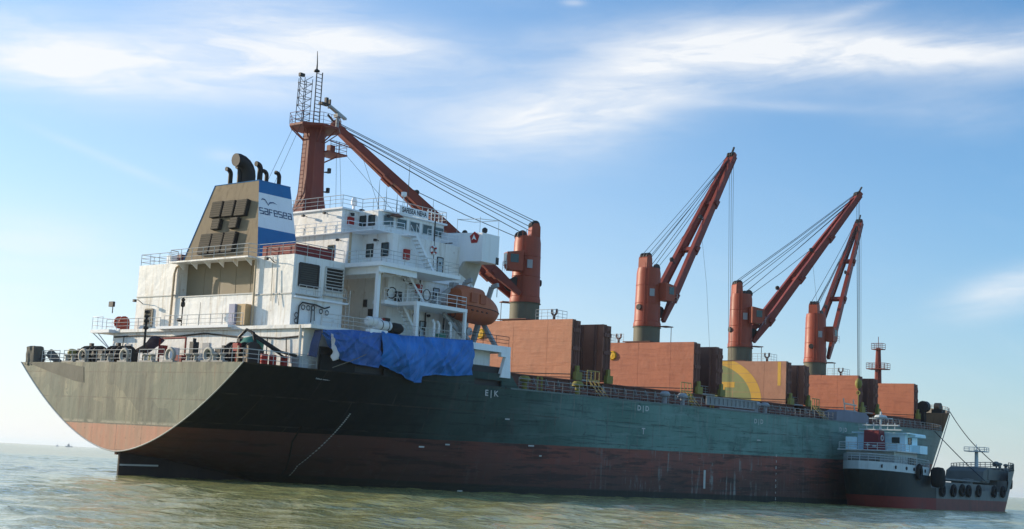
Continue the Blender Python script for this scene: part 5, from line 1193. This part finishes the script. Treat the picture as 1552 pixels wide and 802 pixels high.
# foremast and windlass
mb = MB(); mb.tube([(154.5, 0, 12.2), (154.5, 0, 20.8), (154.5, 0, 24.2)], [.75, .55, .42], 8); fm = mb.build('foremast', REDMAST, ship)
for z, w in ((20.4, 1.7), (23.9, 1.0)):
    mb = MB(); mb.prism([(154.5-w*.7, -w, z), (154.5+w*.7, -w, z), (154.5+w*.7, w, z), (154.5-w*.7, w, z)], (0, 0, .15)); rail(mb, [(154.5-w*.7, -w, z+.1), (154.5-w*.7, w, z+.1), (154.5+w*.7, w, z+.1), (154.5+w*.7, -w, z+.1), (154.5-w*.7, -w, z+.1)], 1.0, 3, 1.0, .04); mb.build('mast_platform', REDMAST, fm)
mb = MB(); mb.tube([(154.5, 0, 24.2), (154.5, 0, 26.2)], .06, 5); mb.build('mast_pole', REDMAST, fm)
for y in (-11.2, -7.5, -4.0):
    mb = MB(); mb.box(153, 154.6, y-.9, y+.9, 12.3, 13.6); mb.cyl((153.6, y-.5, 14.0), (153.6, y+.5, 14.0), .7, None, 12); mb.build('windlass', PIPEDARK, ship)
mb = MB(); mb.cyl((150.2, -9.9, 13.9), (151.4, -9.9, 13.9), .95, None, 14); mb.beam((150.6, -9.9, 9.7), (150.6, -9.9, 13.8), .9, .6); mb.build('rope_reel', PIPEDARK, ship)
mb = MB(); pts = []
for i in range(13):
    u = i/14; u = 1-(1-u)**1.6; zt = 12.9+1.7*u; x = FX+(bow_xe(zt)-FX)*u; pts.append((x, -hull_b(x, zt)+.1, zt))
rail(mb, pts, .6, 2, 1.6, .05); mb.build('railing', RAILDECK, fc)


# ------------------------------------------------------------------ loose things aboard
def sp(x, y, z): return SHIPM @ Vector((x, y, z))


def at_ship(x, y, z, rz=0.0, ry=0.0): return SHIPM @ Matrix.Translation((x, y, z)) @ Matrix.Rotation(rz, 4, 'Z') @ Matrix.Rotation(ry, 4, 'Y')


# lifeboat
lb = thing('lifeboat', 'orange enclosed lifeboat hanging in its davits beside the white deckhouse', 'lifeboat', mw=at_ship(29.35, -14.35, 17.05, 0, R(2)))


def boat_rows(half):
    rows = []; n = 26
    for i in range(n+1):
        u = i/n; x = -3.3+6.7*u
        b = 1.32*(.70+.30*min(1, u/.2)) if u < .2 else (1.32 if u < .55 else 1.32*max(.02, 1-((u-.55)/.45)**1.9))
        top = 1.95 if u < .46 else (1.95-.55*min(1, (u-.46)/.05) if u < .52 else 1.40-1.28*max(0, (u-.55)/.45)**1.7 if u > .55 else 1.40)
        if u < .06: top = 1.55
        bot = 1.45*(1-.25*max(0, (.2-u)/.2)) if u < .6 else max(.03, 1.45*(1-((u-.6)/.4)**2.4))
        ex = .42 if u < .5 else .62
        if i == 0: b, top, bot = .05, .1, .1; x += .02
        if i == 1: x = -3.3
        row = []
        for j in range(11):
            a = math.pi*j/10; ca = math.cos(a); sa = math.sin(a)
            if half == 'top': row.append((x, b*math.copysign(abs(ca)**.75, ca)*.97, max(0.0, top*sa**ex)))
            else: row.append((x, b*math.copysign(abs(ca)**.8, ca), -bot*sa**.75 if 0 < j < 10 else 0.0))
        rows.append(row)
    return rows


mb = MB(); mb.grid(boat_rows('top')); mb.build('canopy', ORANGE, lb, True)
mb = MB(); mb.grid(boat_rows('bot')); mb.build('boat_hull', ORANGEDK, lb, True)
mb = MB(); row = [(r_[0][0], r_[0][1]+.03, .0) for r_ in boat_rows('top')]; row2 = [(p[0], -p[1], 0) for p in reversed(row)]; mb.tube(row+row2+[row[0]], .04, 5); mb.build('gunwale_fender', BLACK, lb)
for x in (-1.9, -.6):
    mb = MB(); mb.box(x-.42, x+.42, -1.36, -1.2, .35, 1.25); mb.build('boat_hatch', ORANGEDK, lb)
for x in (-2.0, -1.3, -.6, .1):
    mb = MB(); mb.box(x-.12, x+.12, -1.36, -1.2, -.45, -.35); mb.build('grab_loop', BLACK, lb)
mb = MB(); mb.torus((-3.3, 0, -.9), (1, 0, 0), .35, .05, 12, 5); mb.build('propeller_guard', PIPEDARK, lb)


# tarpaulins along the starboard boat deck rail
def tarp(name, x0, x1, ztop_f, zbot_f, bulge, mat, label, seed, nu=84, nv=44, yb=-16.42, group=None):
    rows = []
    for i in range(nu+1):
        u = i/nu; row = []
        for j in range(nv+1):
            v = j/nv; x = x0+(x1-x0)*u; z = ztop_f(u)+(zbot_f(u)-ztop_f(u))*v
            fold = .16*math.sin(u*17+seed+2.2*v)*v**.6+.13*math.sin((u*.9+v*.75)*13+seed*2)*(.25+v)+.05*math.sin(u*41+v*9+seed)
            cr_ = 0.0
            for k_, (pu, pv, an) in enumerate(((0.03, 0, .9), (0.03, 0, .45), (.35, 0, 1.25), (.62, 0, -.8), (.97, 0, -1.0), (.97, 0, -.5), (.5, 1, -2.2), (.2, 1, -.7))):
                an = an+.25*math.sin(seed*3+k_); dd_ = abs((u-pu)*(x1-x0)*math.sin(an)-(v-pv)*3.2*math.cos(an)); cr_ += .11*max(0.0, 1-dd_/.26)
            nz_ = mnoise.noise(Vector((x*.5, z*.6, seed*3.1)))*.28
            y = yb-bulge*math.sin(math.pi*min(1, v*1.05))**.8*(0.55+.45*math.sin(math.pi*u))-abs(fold)*.75-nz_*.5-cr_
            row.append((x+.05*math.sin(v*9+seed), y, z))
        rows.append(row)
    mb = MB(); mb.grid(rows); o = mb.build(name, mat, None, True); o.matrix_world = SHIPM
    md = o.modifiers.new('thickness', 'SOLIDIFY'); md.thickness = .03
    return tag(o, label, 'tarpaulin', group)


def lerp_pts(pts):
    def f(u):
        for (a, za), (b, zb_) in zip(pts[:-1], pts[1:]):
            if u <= b: return za+(zb_-za)*(u-a)/(b-a)
        return pts[-1][1]
    return f


tarp('tarpaulin', 7.6, 14.6, lerp_pts([(0, 12.9), (.5, 13.25), (1, 13.3)]), lerp_pts([(0, 12.6), (.12, 11.7), (.35, 10.6), (.6, 10.35), (1, 10.25)]), .35, DARKTARP, 'blue tarpaulin pitched like a tent at the aft end of the boat deck', 1.0)
tarp('tarpaulin', 14.5, 19.9, lerp_pts([(0, 13.45), (.5, 13.35), (1, 13.5)]), lerp_pts([(0, 10.7), (.25, 10.2), (.5, 9.9), (.8, 9.25), (1, 9.35)]), .75, BLUETARP, 'bright blue tarpaulin sagging lowest over the hull edge, between two others', 2.3)
tarp('tarpaulin', 19.7, 26.6, lerp_pts([(0, 13.4), (.2, 13.55), (.5, 13.6), (1, 13.75)]), lerp_pts([(0, 9.9), (.3, 10.2), (.6, 10.2), (1, 10.5)]), .5, BLUETARP, 'blue tarpaulin hung next to the white side frame under the lifeboat', 4.1)
rows = []
for i in range(15):
    u = i/14; rows.append([(7.62-.75*v*(.4+.6*u)+.04*math.sin(v*9), -16.45+.75*u-.06*math.sin(v*5+u*4), 12.88-2.3*v*(1-.05*u)) for v in [j/12 for j in range(13)]])
mb = MB(); mb.grid(rows); o = mb.build('tarpaulin', NAVYTARP, None, True); o.matrix_world = SHIPM; o.modifiers.new('thickness', 'SOLIDIFY').thickness = .03
tag(o, 'dark end flap closing the tented blue tarpaulin beside the corner post', 'tarpaulin')
rows = []
for i in range(15):
    u = i/14; rows.append([(8.3+.9*v*u+.2*u+.07*math.sin(u*21+v*3), -16.98-.1*math.sin(u*13+v*5), 12.5-2.1*u+.2*v) for v in [j/8 for j in range(9)]])
mb = MB(); mb.grid(rows); o = mb.build('cloth', WHITECLOTH, None, True); o.matrix_world = SHIPM; o.modifiers.new('thickness', 'SOLIDIFY').thickness = .03
tag(o, 'crumpled white cloth hanging at the mouth of the tented blue tarpaulin', 'cloth')
mb = MB(); mb.tube([(8.6, -17.0, 9.85), (10.4, -17.15, 10.5), (12.4, -17.0, 11.25)], .03, 5); o = mb.build('tie_rope', ROPE, None); o.matrix_world = SHIPM; tag(o, 'thin pale tie rope slanting below the tented blue tarpaulin', 'rope')
# grey canvas heap on the port corner of the stern, navy canvas on the poop
rows = []
for i in range(33):
    a = 2*math.pi*i/32; row = []; ca, sa = math.cos(a), math.sin(a); q = 1/max(abs(ca), abs(sa))**.8
    for j in range(13):
        t = j/12; cap = 1-max(0, (t-.82)/.18)**2*.97
        r = q*(1-.10*t)*(1+.16*mnoise.noise(Vector((ca*2.2, sa*2.2, t*3.2)))+.05*math.sin(a*9+t*6))*cap
        row.append((.55+.62*r*ca, 14.75+.72*r*sa+.1*t, ZD-.25+1.75*min(1, t/.86)+.10*mnoise.noise(Vector((a*2, t*3, 4)))))
    rows.append(row)
mb = MB(); mb.grid(rows); o = mb.build('canvas_cover', GREYTARP, None, True); o.matrix_world = SHIPM; tag(o, 'grey canvas cover bundled over gear at the port corner of the stern', 'canvas cover')
rows = []
for i in range(13):
    u = i/12; rows.append([(.9+1.2*v, 13.6-1.4*u, ZD+.05+(1.25*(1-u)*math.sin(math.pi*(.15+.7*v)))+.06*math.sin(9*u+7*v)) for v in [j/8 for j in range(9)]])
mb = MB(); mb.grid(rows); o = mb.build('canvas_cover', GREYTARP, None, True); o.matrix_world = SHIPM; o.modifiers.new('thickness', 'SOLIDIFY').thickness = .03; tag(o, 'low sloping grey canvas just beside the bundled cover on the stern', 'canvas cover')
rows = []
for i in range(15):
    u = i/14; rows.append([(4.2+1.6*v, 6.6-4.3*u, ZD+1.35+1.1*u**2-.25*math.sin(math.pi*u)+.22*math.sin(math.pi*v)+.06*math.sin(13*u+5*v)) for v in [j/8 for j in range(9)]])
mb = MB(); mb.grid(rows); o = mb.build('canvas_awning', NAVYTARP, None, True); o.matrix_world = SHIPM; o.modifiers.new('thickness', 'SOLIDIFY').thickness = .03; tag(o, 'navy canvas awning sagging towards the red frame on the poop deck', 'awning')
# life raft canisters
for k, (x, y, lab) in enumerate(((14.1, -15.9, 'white life raft canister, upper left of two on the boat deck rail'), (15.0, -16.2, 'white life raft canister with black bands, lower right of two'))):
    t = thing('life_raft_canister', lab, 'life raft', 'life raft canisters', at_ship(x, y, ZA+.95-.25*k))
    mb = MB(); mb.lathe((-.85, 0, 0), [(.01, 0), (.34, .03), (.42, .14), (.42, 1.55), (.34, 1.66), (.01, 1.7)], 16, 0, (1, 0, 0)); mb.build('shell', CANISTER, t, True)
    for xx in (-.4, .4):
        mb = MB(); mb.cyl((xx-.04, 0, 0), (xx+.04, 0, 0), .435, None, 16); mb.build('strap', PIPEDARK if k else RAILGREY, t)
mb = MB(); mb.lathe((15.95, -16.0, ZA+.6), [(.01, 0), (.45, .1), (.5, .5), (.48, 1.2), (.3, 1.55), (.01, 1.6)], 14, 0, (1, 0, 0)); o = mb.build('black_bundle', RUBBER, None, True); o.matrix_world = SHIPM; tag(o, 'black covered bundle lying against the white life raft canisters', 'bundle')
# lifebuoys
for x, y, z, lab, ax in ((25.0, -12.35, 22.3, 'orange and white lifebuoy on the wall below the bridge wing stairs', (0, 1, 0)),):
    t = thing('lifebuoy', lab, 'lifebuoy', None, at_ship(x, y, z)); mb = MB(); mb.torus((0, 0, 0), ax, .33, .10, 18, 7); mb.build('ring', PLAIN_WHITE, t, True)
    for k in range(4):
        a = R(45+90*k); mb = MB(); c = Vector((.33*math.cos(a), 0, .33*math.sin(a))); tn = Vector((-math.sin(a), 0, math.cos(a)))*.1; mb.tube([c-tn, c+tn], .115, 8); mb.build('band', REDP, t)
# red drums on the starboard quarter
for k, x in enumerate((3.3, 4.2, 5.4)):
    mb = MB(); mb.lathe((0, 0, 0), [(.01, 0), (.30, .0), (.32, .03), (.30, .06), (.30, .3), (.32, .33), (.30, .36), (.30, .6), (.32, .63), (.30, .66), (.30, .88), (.01, .87)], 14)
    o = mb.build('oil_drum', REDP, None, True); o.matrix_world = at_ship(x, -14.6, ZD)
    tag(o, ('red steel drum nearest the mooring winch on the starboard quarter', 'middle one of three red steel drums on the starboard quarter', 'red steel drum nearest the corner post on the starboard quarter')[k], 'drum', 'red drums on the quarter')
mb = MB(); mb.box(-.5, .5, -.45, .45, 0, 1.0); mb.box(-.52, .52, -.47, .47, .3, .36); mb.box(-.52, .52, -.47, .47, .68, .74); o = mb.build('liquid_container', GREYBOX, None); o.matrix_world = at_ship(6.6, -15.2, ZD); tag(o, 'pale grey caged tank standing at the foot of the corner post', 'tank')
rows = []
for i in range(11):
    u = i/10; rows.append([(2.0+.7*v, -8.4-1.3*u, ZD+.6+.6*math.sin(math.pi*u)*(1-.4*v)+.08*math.sin(17*u+9*v)) for v in [j/6 for j in range(7)]])
mb = MB(); mb.grid(rows); o = mb.build('green_cloth', paint('pale_green_cloth', (.20, .40, .33), .8, .2), None, True); o.matrix_world = SHIPM; o.modifiers.new('thickness', 'SOLIDIFY').thickness = .04; tag(o, 'pale green cloth thrown over the stern rail fittings near the starboard winch', 'cloth')

# ------------------------------------------------------------------ the coaster lying alongside
TY, TX0, TX1, TB = -22.0, 99.0, 155.0, 4.6
ct = thing('coaster', 'small dark coaster with red boot, pale blue bridge and red funnel moored alongside', 'ship', mw=Matrix.Translation((0, 0, 0)))


def cb(x, z):
    if x < TX0+9:
        k = max(0.0, min(1.0, (z+1.5)/6.5)); xs0 = TX0+3.4*(1-k)**1.3; t = max(0.0, min(1.0, (TX0+9-x)/(TX0+9-xs0))); return TB*(1-t**2.4)**.5
    k = max(0.0, min(1.0, z/6.5)); x0 = 139+4*k; xe = 150.0+5.0*k
    if x <= x0: return TB
    t = min(1.0, (x-x0)/(xe-x0)); return TB*(1-t**1.9)**.85


def csheer(x): return 4.9-.25*(x-TX0)/9 if x < 112 else (2.9+.05*abs(x-128)/8 if x < 143 else 4.6+.9*(x-143)/14)


def cstrip(zf, nz, sgn, xa, xb2, nx, clamp_bow=True):
    rows = []
    for i in range(nx+1):
        u = i/nx; row = []
        for j in range(nz+1):
            x = xa+(xb2-xa)*u; a, b = zf(x); z = a+(b-a)*j/nz
            if x < TX0+9:
                k = max(0.0, min(1.0, (z+1.5)/6.5)); xs0 = TX0+3.4*(1-k)**1.3; x = max(x, xs0)
            if x > 139:
                k = max(0.0, min(1.0, z/6.5)); x = min(x, 150.0+5.0*k)
            row.append((x, TY+sgn*cb(x, z), z))
        rows.append(row)
    return rows


mb = MB()
for sgn in (-1, 1):
    mb.grid(cstrip(lambda x: (-1.2, 1.55), 5, sgn, TX0, 114, 40), 1); mb.grid(cstrip(lambda x: (-1.2, 1.55), 5, sgn, 114, TX1, 60), 3); mb.grid(cstrip(lambda x: (1.55, csheer(x)), 8, sgn, TX0, 114, 40), 0); mb.grid(cstrip(lambda x: (1.55, csheer(x)), 8, sgn, 114, TX1, 60), 2)
chull = mb.build('hull', [SEABLACK, SEARED, SEAGREY, paint('coaster_hazed_red', (.22, .085, .07), .65, .25, streak=.5, streak_col=(.11, .085, .075))], ct, True)  # forward hull paler, distance haze put into its grey and red
mb = MB()
for sgn in (-1, 1): mb.grid(cstrip(lambda x: (csheer(x), csheer(x)+1.1), 3, sgn, TX0, 111.5, 40))
bw = mb.build('poop_bulwark', SEAWHITE, ct, True)
for x in (100.4, 102.3, 104.4, 106.3, 108.2, 110.0):
    z = csheer(x)+.55; y = TY-cb(x, z); mb = MB(); mb.cyl((x, y+.05, z), (x, y-.05, z), .24, None, 12); mb.build('porthole', BLACK, bw)
mb = MB()
for xa, xb2, z in ((TX0+.4, 112, 5.2), (112, 143, 2.8), (143, 153.6, 4.7)):
    rows = []
    for i in range(25):
        x = xa+(xb2-xa)*i/24; b = max(.05, cb(x, z)-.1); rows.append([(x, TY-b, z), (x, TY+b, z)])
    mb.grid(rows)
mb.box(111.6, 111.8, TY-4.5, TY+4.5, 2.8, 5.2); mb.box(143, 143.2, TY-4.3, TY+4.3, 2.8, 4.7); mb.build('deck', SEAGREY, ct)
mb = MB(); pts = []
for i in range(26): x = TX0+.3+(111.3-TX0)*i/25; z = csheer(x)+1.1; pts.append((x, TY-cb(x, z)+.1, z))
pts2 = [(p[0], 2*TY-p[1], p[2]) for p in reversed(pts)]
rail(mb, pts2+pts, .95, 3, 1.4, .05); mb.build('railing', SEAWHITE, ct)
# deckhouse
mb = MB(); mb.box(102.5, 110.2, TY-3.4, TY+3.4, 5.2, 7.4); dh = mb.build('deckhouse', SEAWHITE, ct)
mb = MB(); mb.box(101.4, 111.0, TY-4.3, TY+4.2, 7.4, 7.55); mb.build('boat_deck', SEAWHITE, dh)
mb = MB(); mb.box(105.8, 110.0, TY-3.5, TY+3.3, 7.55, 9.9); br = mb.build('bridge', SEABLUE, ct)
mb = MB(); mb.box(105.4, 110.8, TY-4.3, TY+4.0, 9.9, 10.05); mb.box(108.2, 110.8, TY-4.6, TY-3.5, 7.4, 8.5); mb.box(107.0, 110.6, TY-4.45, TY-3.5, 9.6, 9.9); mb.build('bridge_wing', SEABLUE, br)
window(br, (105.79, TY-2.2, 9.0), *AFT, 1.0, .8); window(br, (107.3, TY-3.51, 9.0), *STB, 1.1, .8)
for x in (107.5, 108.5, 109.4): window(dh, (x, TY-3.41, 6.3), *STB, .6, .9)
mb = MB(); mb.prism([(102.6, TY-1.1, 7.55), (105.0, TY-1.1, 7.55), (104.7, TY-1.0, 10.2), (103.0, TY-1.0, 10.2)], (0, 2.1, 0)); fu = mb.build('funnel', paint('coaster_funnel_red', (.17, .022, .028), .5, .15, streak=.3), ct)
mb = MB(); mb.torus((103.8, TY-1.12, 9.2), (0, 1, 0), .34, .07, 14, 5); mb.build('funnel_ring', SEAWHITE, fu)
for k, (y, z) in enumerate(((-.55, 8.0), (.4, 8.1))):
    mb = MB(); mb.box(102.55, 102.68, TY+y-.25, TY+y+.25, z, z+.22); mb.build('funnel_mark', SEAWHITE, fu)
mb = MB(); mb.tube([(104.7, TY-.5, 7.5), (104.7, TY-.5, 12.8)], .14, 6)
for z, w in ((10.9, 2.6), (11.8, 1.6), (10.3, 3.0)): mb.box(104.5, 104.9, TY-.5-w, TY-.5+w, z, z+.14)
for y in (-2, -1, 1, 2): mb.tube([(104.7, TY-.5+y, 10.4), (104.7, TY-.5+y, 11.3)], .07, 5)
mb.lathe((104.7, TY-.5, 11.9), [(.1, 0), (.9, .1), (.7, .4), (.2, .5)], 10); mb.build('signal_mast', SEAWHITE, ct)
mb = MB(); rail(mb, [(101.5, TY+4.0, 7.55), (101.5, TY-4.2, 7.55), (105.6, TY-4.2, 7.55)], .9, 3, 1.4, .045); mb.build('railing', SEAWHITE, ct)
mb = MB(); mb.box(101.8, 102.6, TY+1.9, TY+3.2, 7.55, 9.2); mb.build('deck_locker', SEABLUE, ct)
mb = MB(); mb.box(100.2, 101.2, TY-1.5, TY+1.5, 5.2, 6.4); mb.cyl((100.6, TY-2.2, 6.3), (100.6, TY+2.2, 6.3), .35, None, 10); mb.build('stern_winch', SEAGREY, ct)
# cargo deck and forecastle
mb = MB(); mb.box(113.5, 141.5, TY-3.2, TY+3.2, 2.8, 3.9); mb.build('cargo_trunk', SEAGREY, ct)
mb = MB()
for sgn in (-1, 1): mb.grid(cstrip(lambda x: (csheer(x), csheer(x)+1.5), 3, sgn, 143, TX1, 30))
mb.build('bow_bulwark', SEAGREY, ct, True)
mb = MB(); pts = [(143.2+11.6*i/12, TY-max(.1, cb(143.2+11.6*i/12, 6.5)-.1), csheer(143.2+11.6*i/12)+1.5) for i in range(12)]; rail(mb, pts, 1.0, 3, 1.3, .06); rail(mb, [(p[0], 2*TY-p[1], p[2]) for p in pts], 1.0, 3, 1.3, .06); mb.build('railing', SEAGREY, ct)
mb = MB(); mb.box(138.8, 148.2, TY-3.0, TY+3.0, 4.7, 6.3); mb.prism([(136.5, TY-2.9, 4.4), (139.5, TY-2.9, 4.4), (141.5, TY-2.9, 6.3), (139.0, TY-2.9, 6.6), (137, TY-2.9, 5.9)], (0, 5.8, 0)); mb.build('forward_house', paint('coaster_canvas_grey', (.15, .16, .15), .7, .2), ct)
mb = MB(); mb.tube([(142.0, TY, 5.0), (142.0, TY, 9.3)], [.32, .26], 8); mb.prism([(141.0, TY-1.6, 9.0), (143.0, TY-1.6, 9.0), (143.0, TY+1.6, 9.0), (141, TY+1.6, 9.0)], (0, 0, .15)); rail(mb, [(141, TY+1.6, 9.1), (141, TY-1.6, 9.1), (143, TY-1.6, 9.1)], .6, 2, .9, .05); mb.tube([(142, TY, 9.3), (142, TY, 10.2)], .05, 4); mb.build('foremast', SEAWHITE, ct)
mb = MB(); mb.lathe((146.5, TY-1.5, 6.9), [(.1, 0), (.55, .15), (.6, .5), (.3, .8), (.01, .85)], 12); mb.tube([(146.5, TY-1.5, 6.0), (146.5, TY-1.5, 7.0)], .1, 5); mb.build('satellite_dome', SEAGREY, ct)
mb = MB(); mb.box(149, 150.5, TY-1.5, TY+1.5, 4.7, 6.6); mb.cyl((149.7, TY-2.2, 6.4), (149.7, TY+2.2, 6.4), .4, None, 10); mb.build('windlass', SEAGREY, ct)
for x_, y_, w_, h_ in ((115.5, -2.0, 1.2, .9), (120.0, 1.5, .8, 1.3), (124.5, -1.0, 1.6, .7), (129.0, .6, 1.0, 1.0), (133.5, -1.8, 1.3, .8)):
    mb = MB(); mb.lathe((x_, TY+y_, 3.9), [(w_*.5, 0), (w_*.5, h_*.6), (w_*.62, h_*.7), (w_*.6, h_*.9), (.01, h_)], 10); mb.build('tank_hatch', SEAGREY, ct)
for y_ in (-2.4, 2.4):
    mb = MB(); mb.tube([(113.5, TY+y_, 4.3), (140.5, TY+y_, 4.3)], .16, 6); mb.build('cargo_pipe', SEAGREY, ct)
for x_, y_, lab_ in ((145.0, -2.6, 0), (151.5, -1.3, 0)):
    mb = MB(); mb.lathe((x_, TY+y_, 6.2), [(.22, 0), (.22, .9), (.4, 1.0), (.36, 1.25), (.01, 1.35)], 10); mb.build('vent_head', SEAGREY, ct)
# tyre fenders along the coaster's side
tm = MB(); tm.torus((0, 0, 0), (0, 1, 0), .52, .24, 14, 7); tme = tm.mesh('tyre_fender', RUBBER, True)
TL = ['tyre fender hanging closest to the big black fender on the coaster side', 'second tyre fender from the big black fender on the coaster side', 'third tyre fender from the big black fender on the coaster side', 'fourth tyre fender from the big black fender on the coaster side',
      'fifth tyre fender from the big black fender on the coaster side', 'sixth tyre fender from the big black fender on the coaster side', 'seventh tyre fender, nearest the coaster bow']
for k, (x, z) in enumerate(((115.6, 2.7), (119.7, 2.75), (123.0, 2.85), (125.5, 2.8), (129.5, 2.9), (136.0, 2.95), (139.8, 3.0))):
    o = bpy.data.objects.new('tyre_fender', tme); COL.objects.link(o); o.location = (x, TY-cb(x, z)-.28, z); o.scale = (1.1, 1, 1.25); tag(o, TL[k], 'tyre fender', 'tyre fenders along the coaster side')
mb = MB(); mb.lathe((0, 0, -1.4), [(.01, 0), (.7, .1), (.95, .5), (1.0, 1.4), (.95, 2.3), (.7, 2.7), (.01, 2.8)], 16); o = mb.build('rubber_fender', RUBBER, None, True); o.location = (111.9, TY-TB-1.05, 4.4); tag(o, 'big black rubber fender at the break of the coaster poop', 'fender')
o = bpy.data.objects.new('tyre_fender', tme); COL.objects.link(o); o.location = (107.4, TY-cb(107.4, 5)-.28, 4.95); o.scale = (1.2, 1, 1.5); tag(o, 'lone tyre fender on the white poop bulwark of the coaster', 'tyre fender', 'tyre fenders along the coaster side')
for k, (dx_4, dz_4, lab) in enumerate(((154.9, 6.3, 'black rubber fender hooked over the top of the coaster bow'), (154.7, 4.4, 'black rubber fender hanging low at the coaster bow'))):
    mb = MB(); mb.lathe((0, 0, -.9), [(.01, 0), (.4, .08), (.5, .4), (.5, 1.4), (.4, 1.72), (.01, 1.8)], 12); o = mb.build('rubber_fender', RUBBER, None, True); o.location = (dx_4, TY-.8, dz_4); o.rotation_euler = (0, R(60 if k == 0 else 5), 0); tag(o, lab, 'fender')
# mooring ropes between the two ships


def rope(a, b, sag, lab, r=.07):
    a = Vector(a); b = Vector(b); mb = MB(); pts = []
    for i in range(11): u = i/10; p = a.lerp(b, u); p.z -= sag*4*u*(1-u); pts.append(p)
    mb.tube(pts, r, 5); tag(mb.build('mooring_rope', WIRE, None), lab, 'rope', 'mooring ropes to the coaster')


B1 = sp(152.0, -hull_b(152, 13)-.05, 13.2)
rope(B1, (141.5, TY-1.0, 9.0), .5, 'mooring rope slanting from the big bow to the coaster foremast')
rope((141.5, TY-1.0, 9.0), (148.5, TY-2.0, 6.4), .1, 'rope end leading from the coaster foremast down to its bow')
rope(sp(151.5, -hull_b(151.5, 13)-.05, 12.6), (113.6, TY-3.8, 4.2), .3, 'mooring rope falling steeply from the big bow to the coaster waist')
rope(sp(141.0, -hull_b(141, 9.6)-.05, 9.6), (135.0, TY-3.8, 4.5), .2, 'mooring rope crossing the steep one, down to the coaster forward house')

# ------------------------------------------------------------------ far away
for loc, s, rz, lab in (((1500.0, 2372.0, 0), .55, 2.2, 'faint offshore service vessel on the far horizon'), ((1490.0, 2400.0, 0), .3, .4, 'tiny faint craft on the horizon just left of the other vessel')):
    t = thing('distant_vessel', lab, 'vessel', None, Matrix.Translation(loc) @ Matrix.Rotation(rz, 4, 'Z') @ Matrix.Scale(s, 4))
    DG = MATS.get('distant_grey') or paint('distant_grey', (.40, .42, .44), .7, .1)
    mb = MB(); mb.prism([(-14, -3, 0), (12, -3, 0), (16, -3, 4), (-14, -3, 3)], (0, 6, 0)); mb.build('hull', DG, t)
    mb = MB(); mb.box(-2, 6, -2.5, 2.5, 3.2, 9); mb.box(0, 5, -2.2, 2.2, 9, 11.5); mb.build('deckhouse', DG, t)
    mb = MB(); mb.tube([(2, 0, 11.5), (2, 0, 17)], .5, 5); mb.tube([(-9, 0, 3), (-9, 0, 9)], .6, 5); mb.build('mast', DG, t)

# ------------------------------------------------------------------ sea haze: one closed box of even, thin air
mb = MB(); mb.box(-27000, 27000, -27000, 27000, -1.5, 62.0)
hm = bpy.data.materials.new('sea_haze'); hm.use_nodes = True; hm.node_tree.nodes.clear(); HT = NT(hm.node_tree)
pvn = HT.n('ShaderNodeVolumePrincipled'); pvn.inputs['Color'].default_value = (0.86, 0.92, 1.0, 1); pvn.inputs['Density'].default_value = 0.00008; pvn.inputs['Anisotropy'].default_value = 0.3
ho = HT.n('ShaderNodeOutputMaterial'); hm.node_tree.links.new(pvn.outputs[0], ho.inputs['Volume'])
hz_o = mb.build('haze', hm, None); hz_o['kind'] = 'stuff'; hz_o['label'] = 'thin pale haze over the sea'
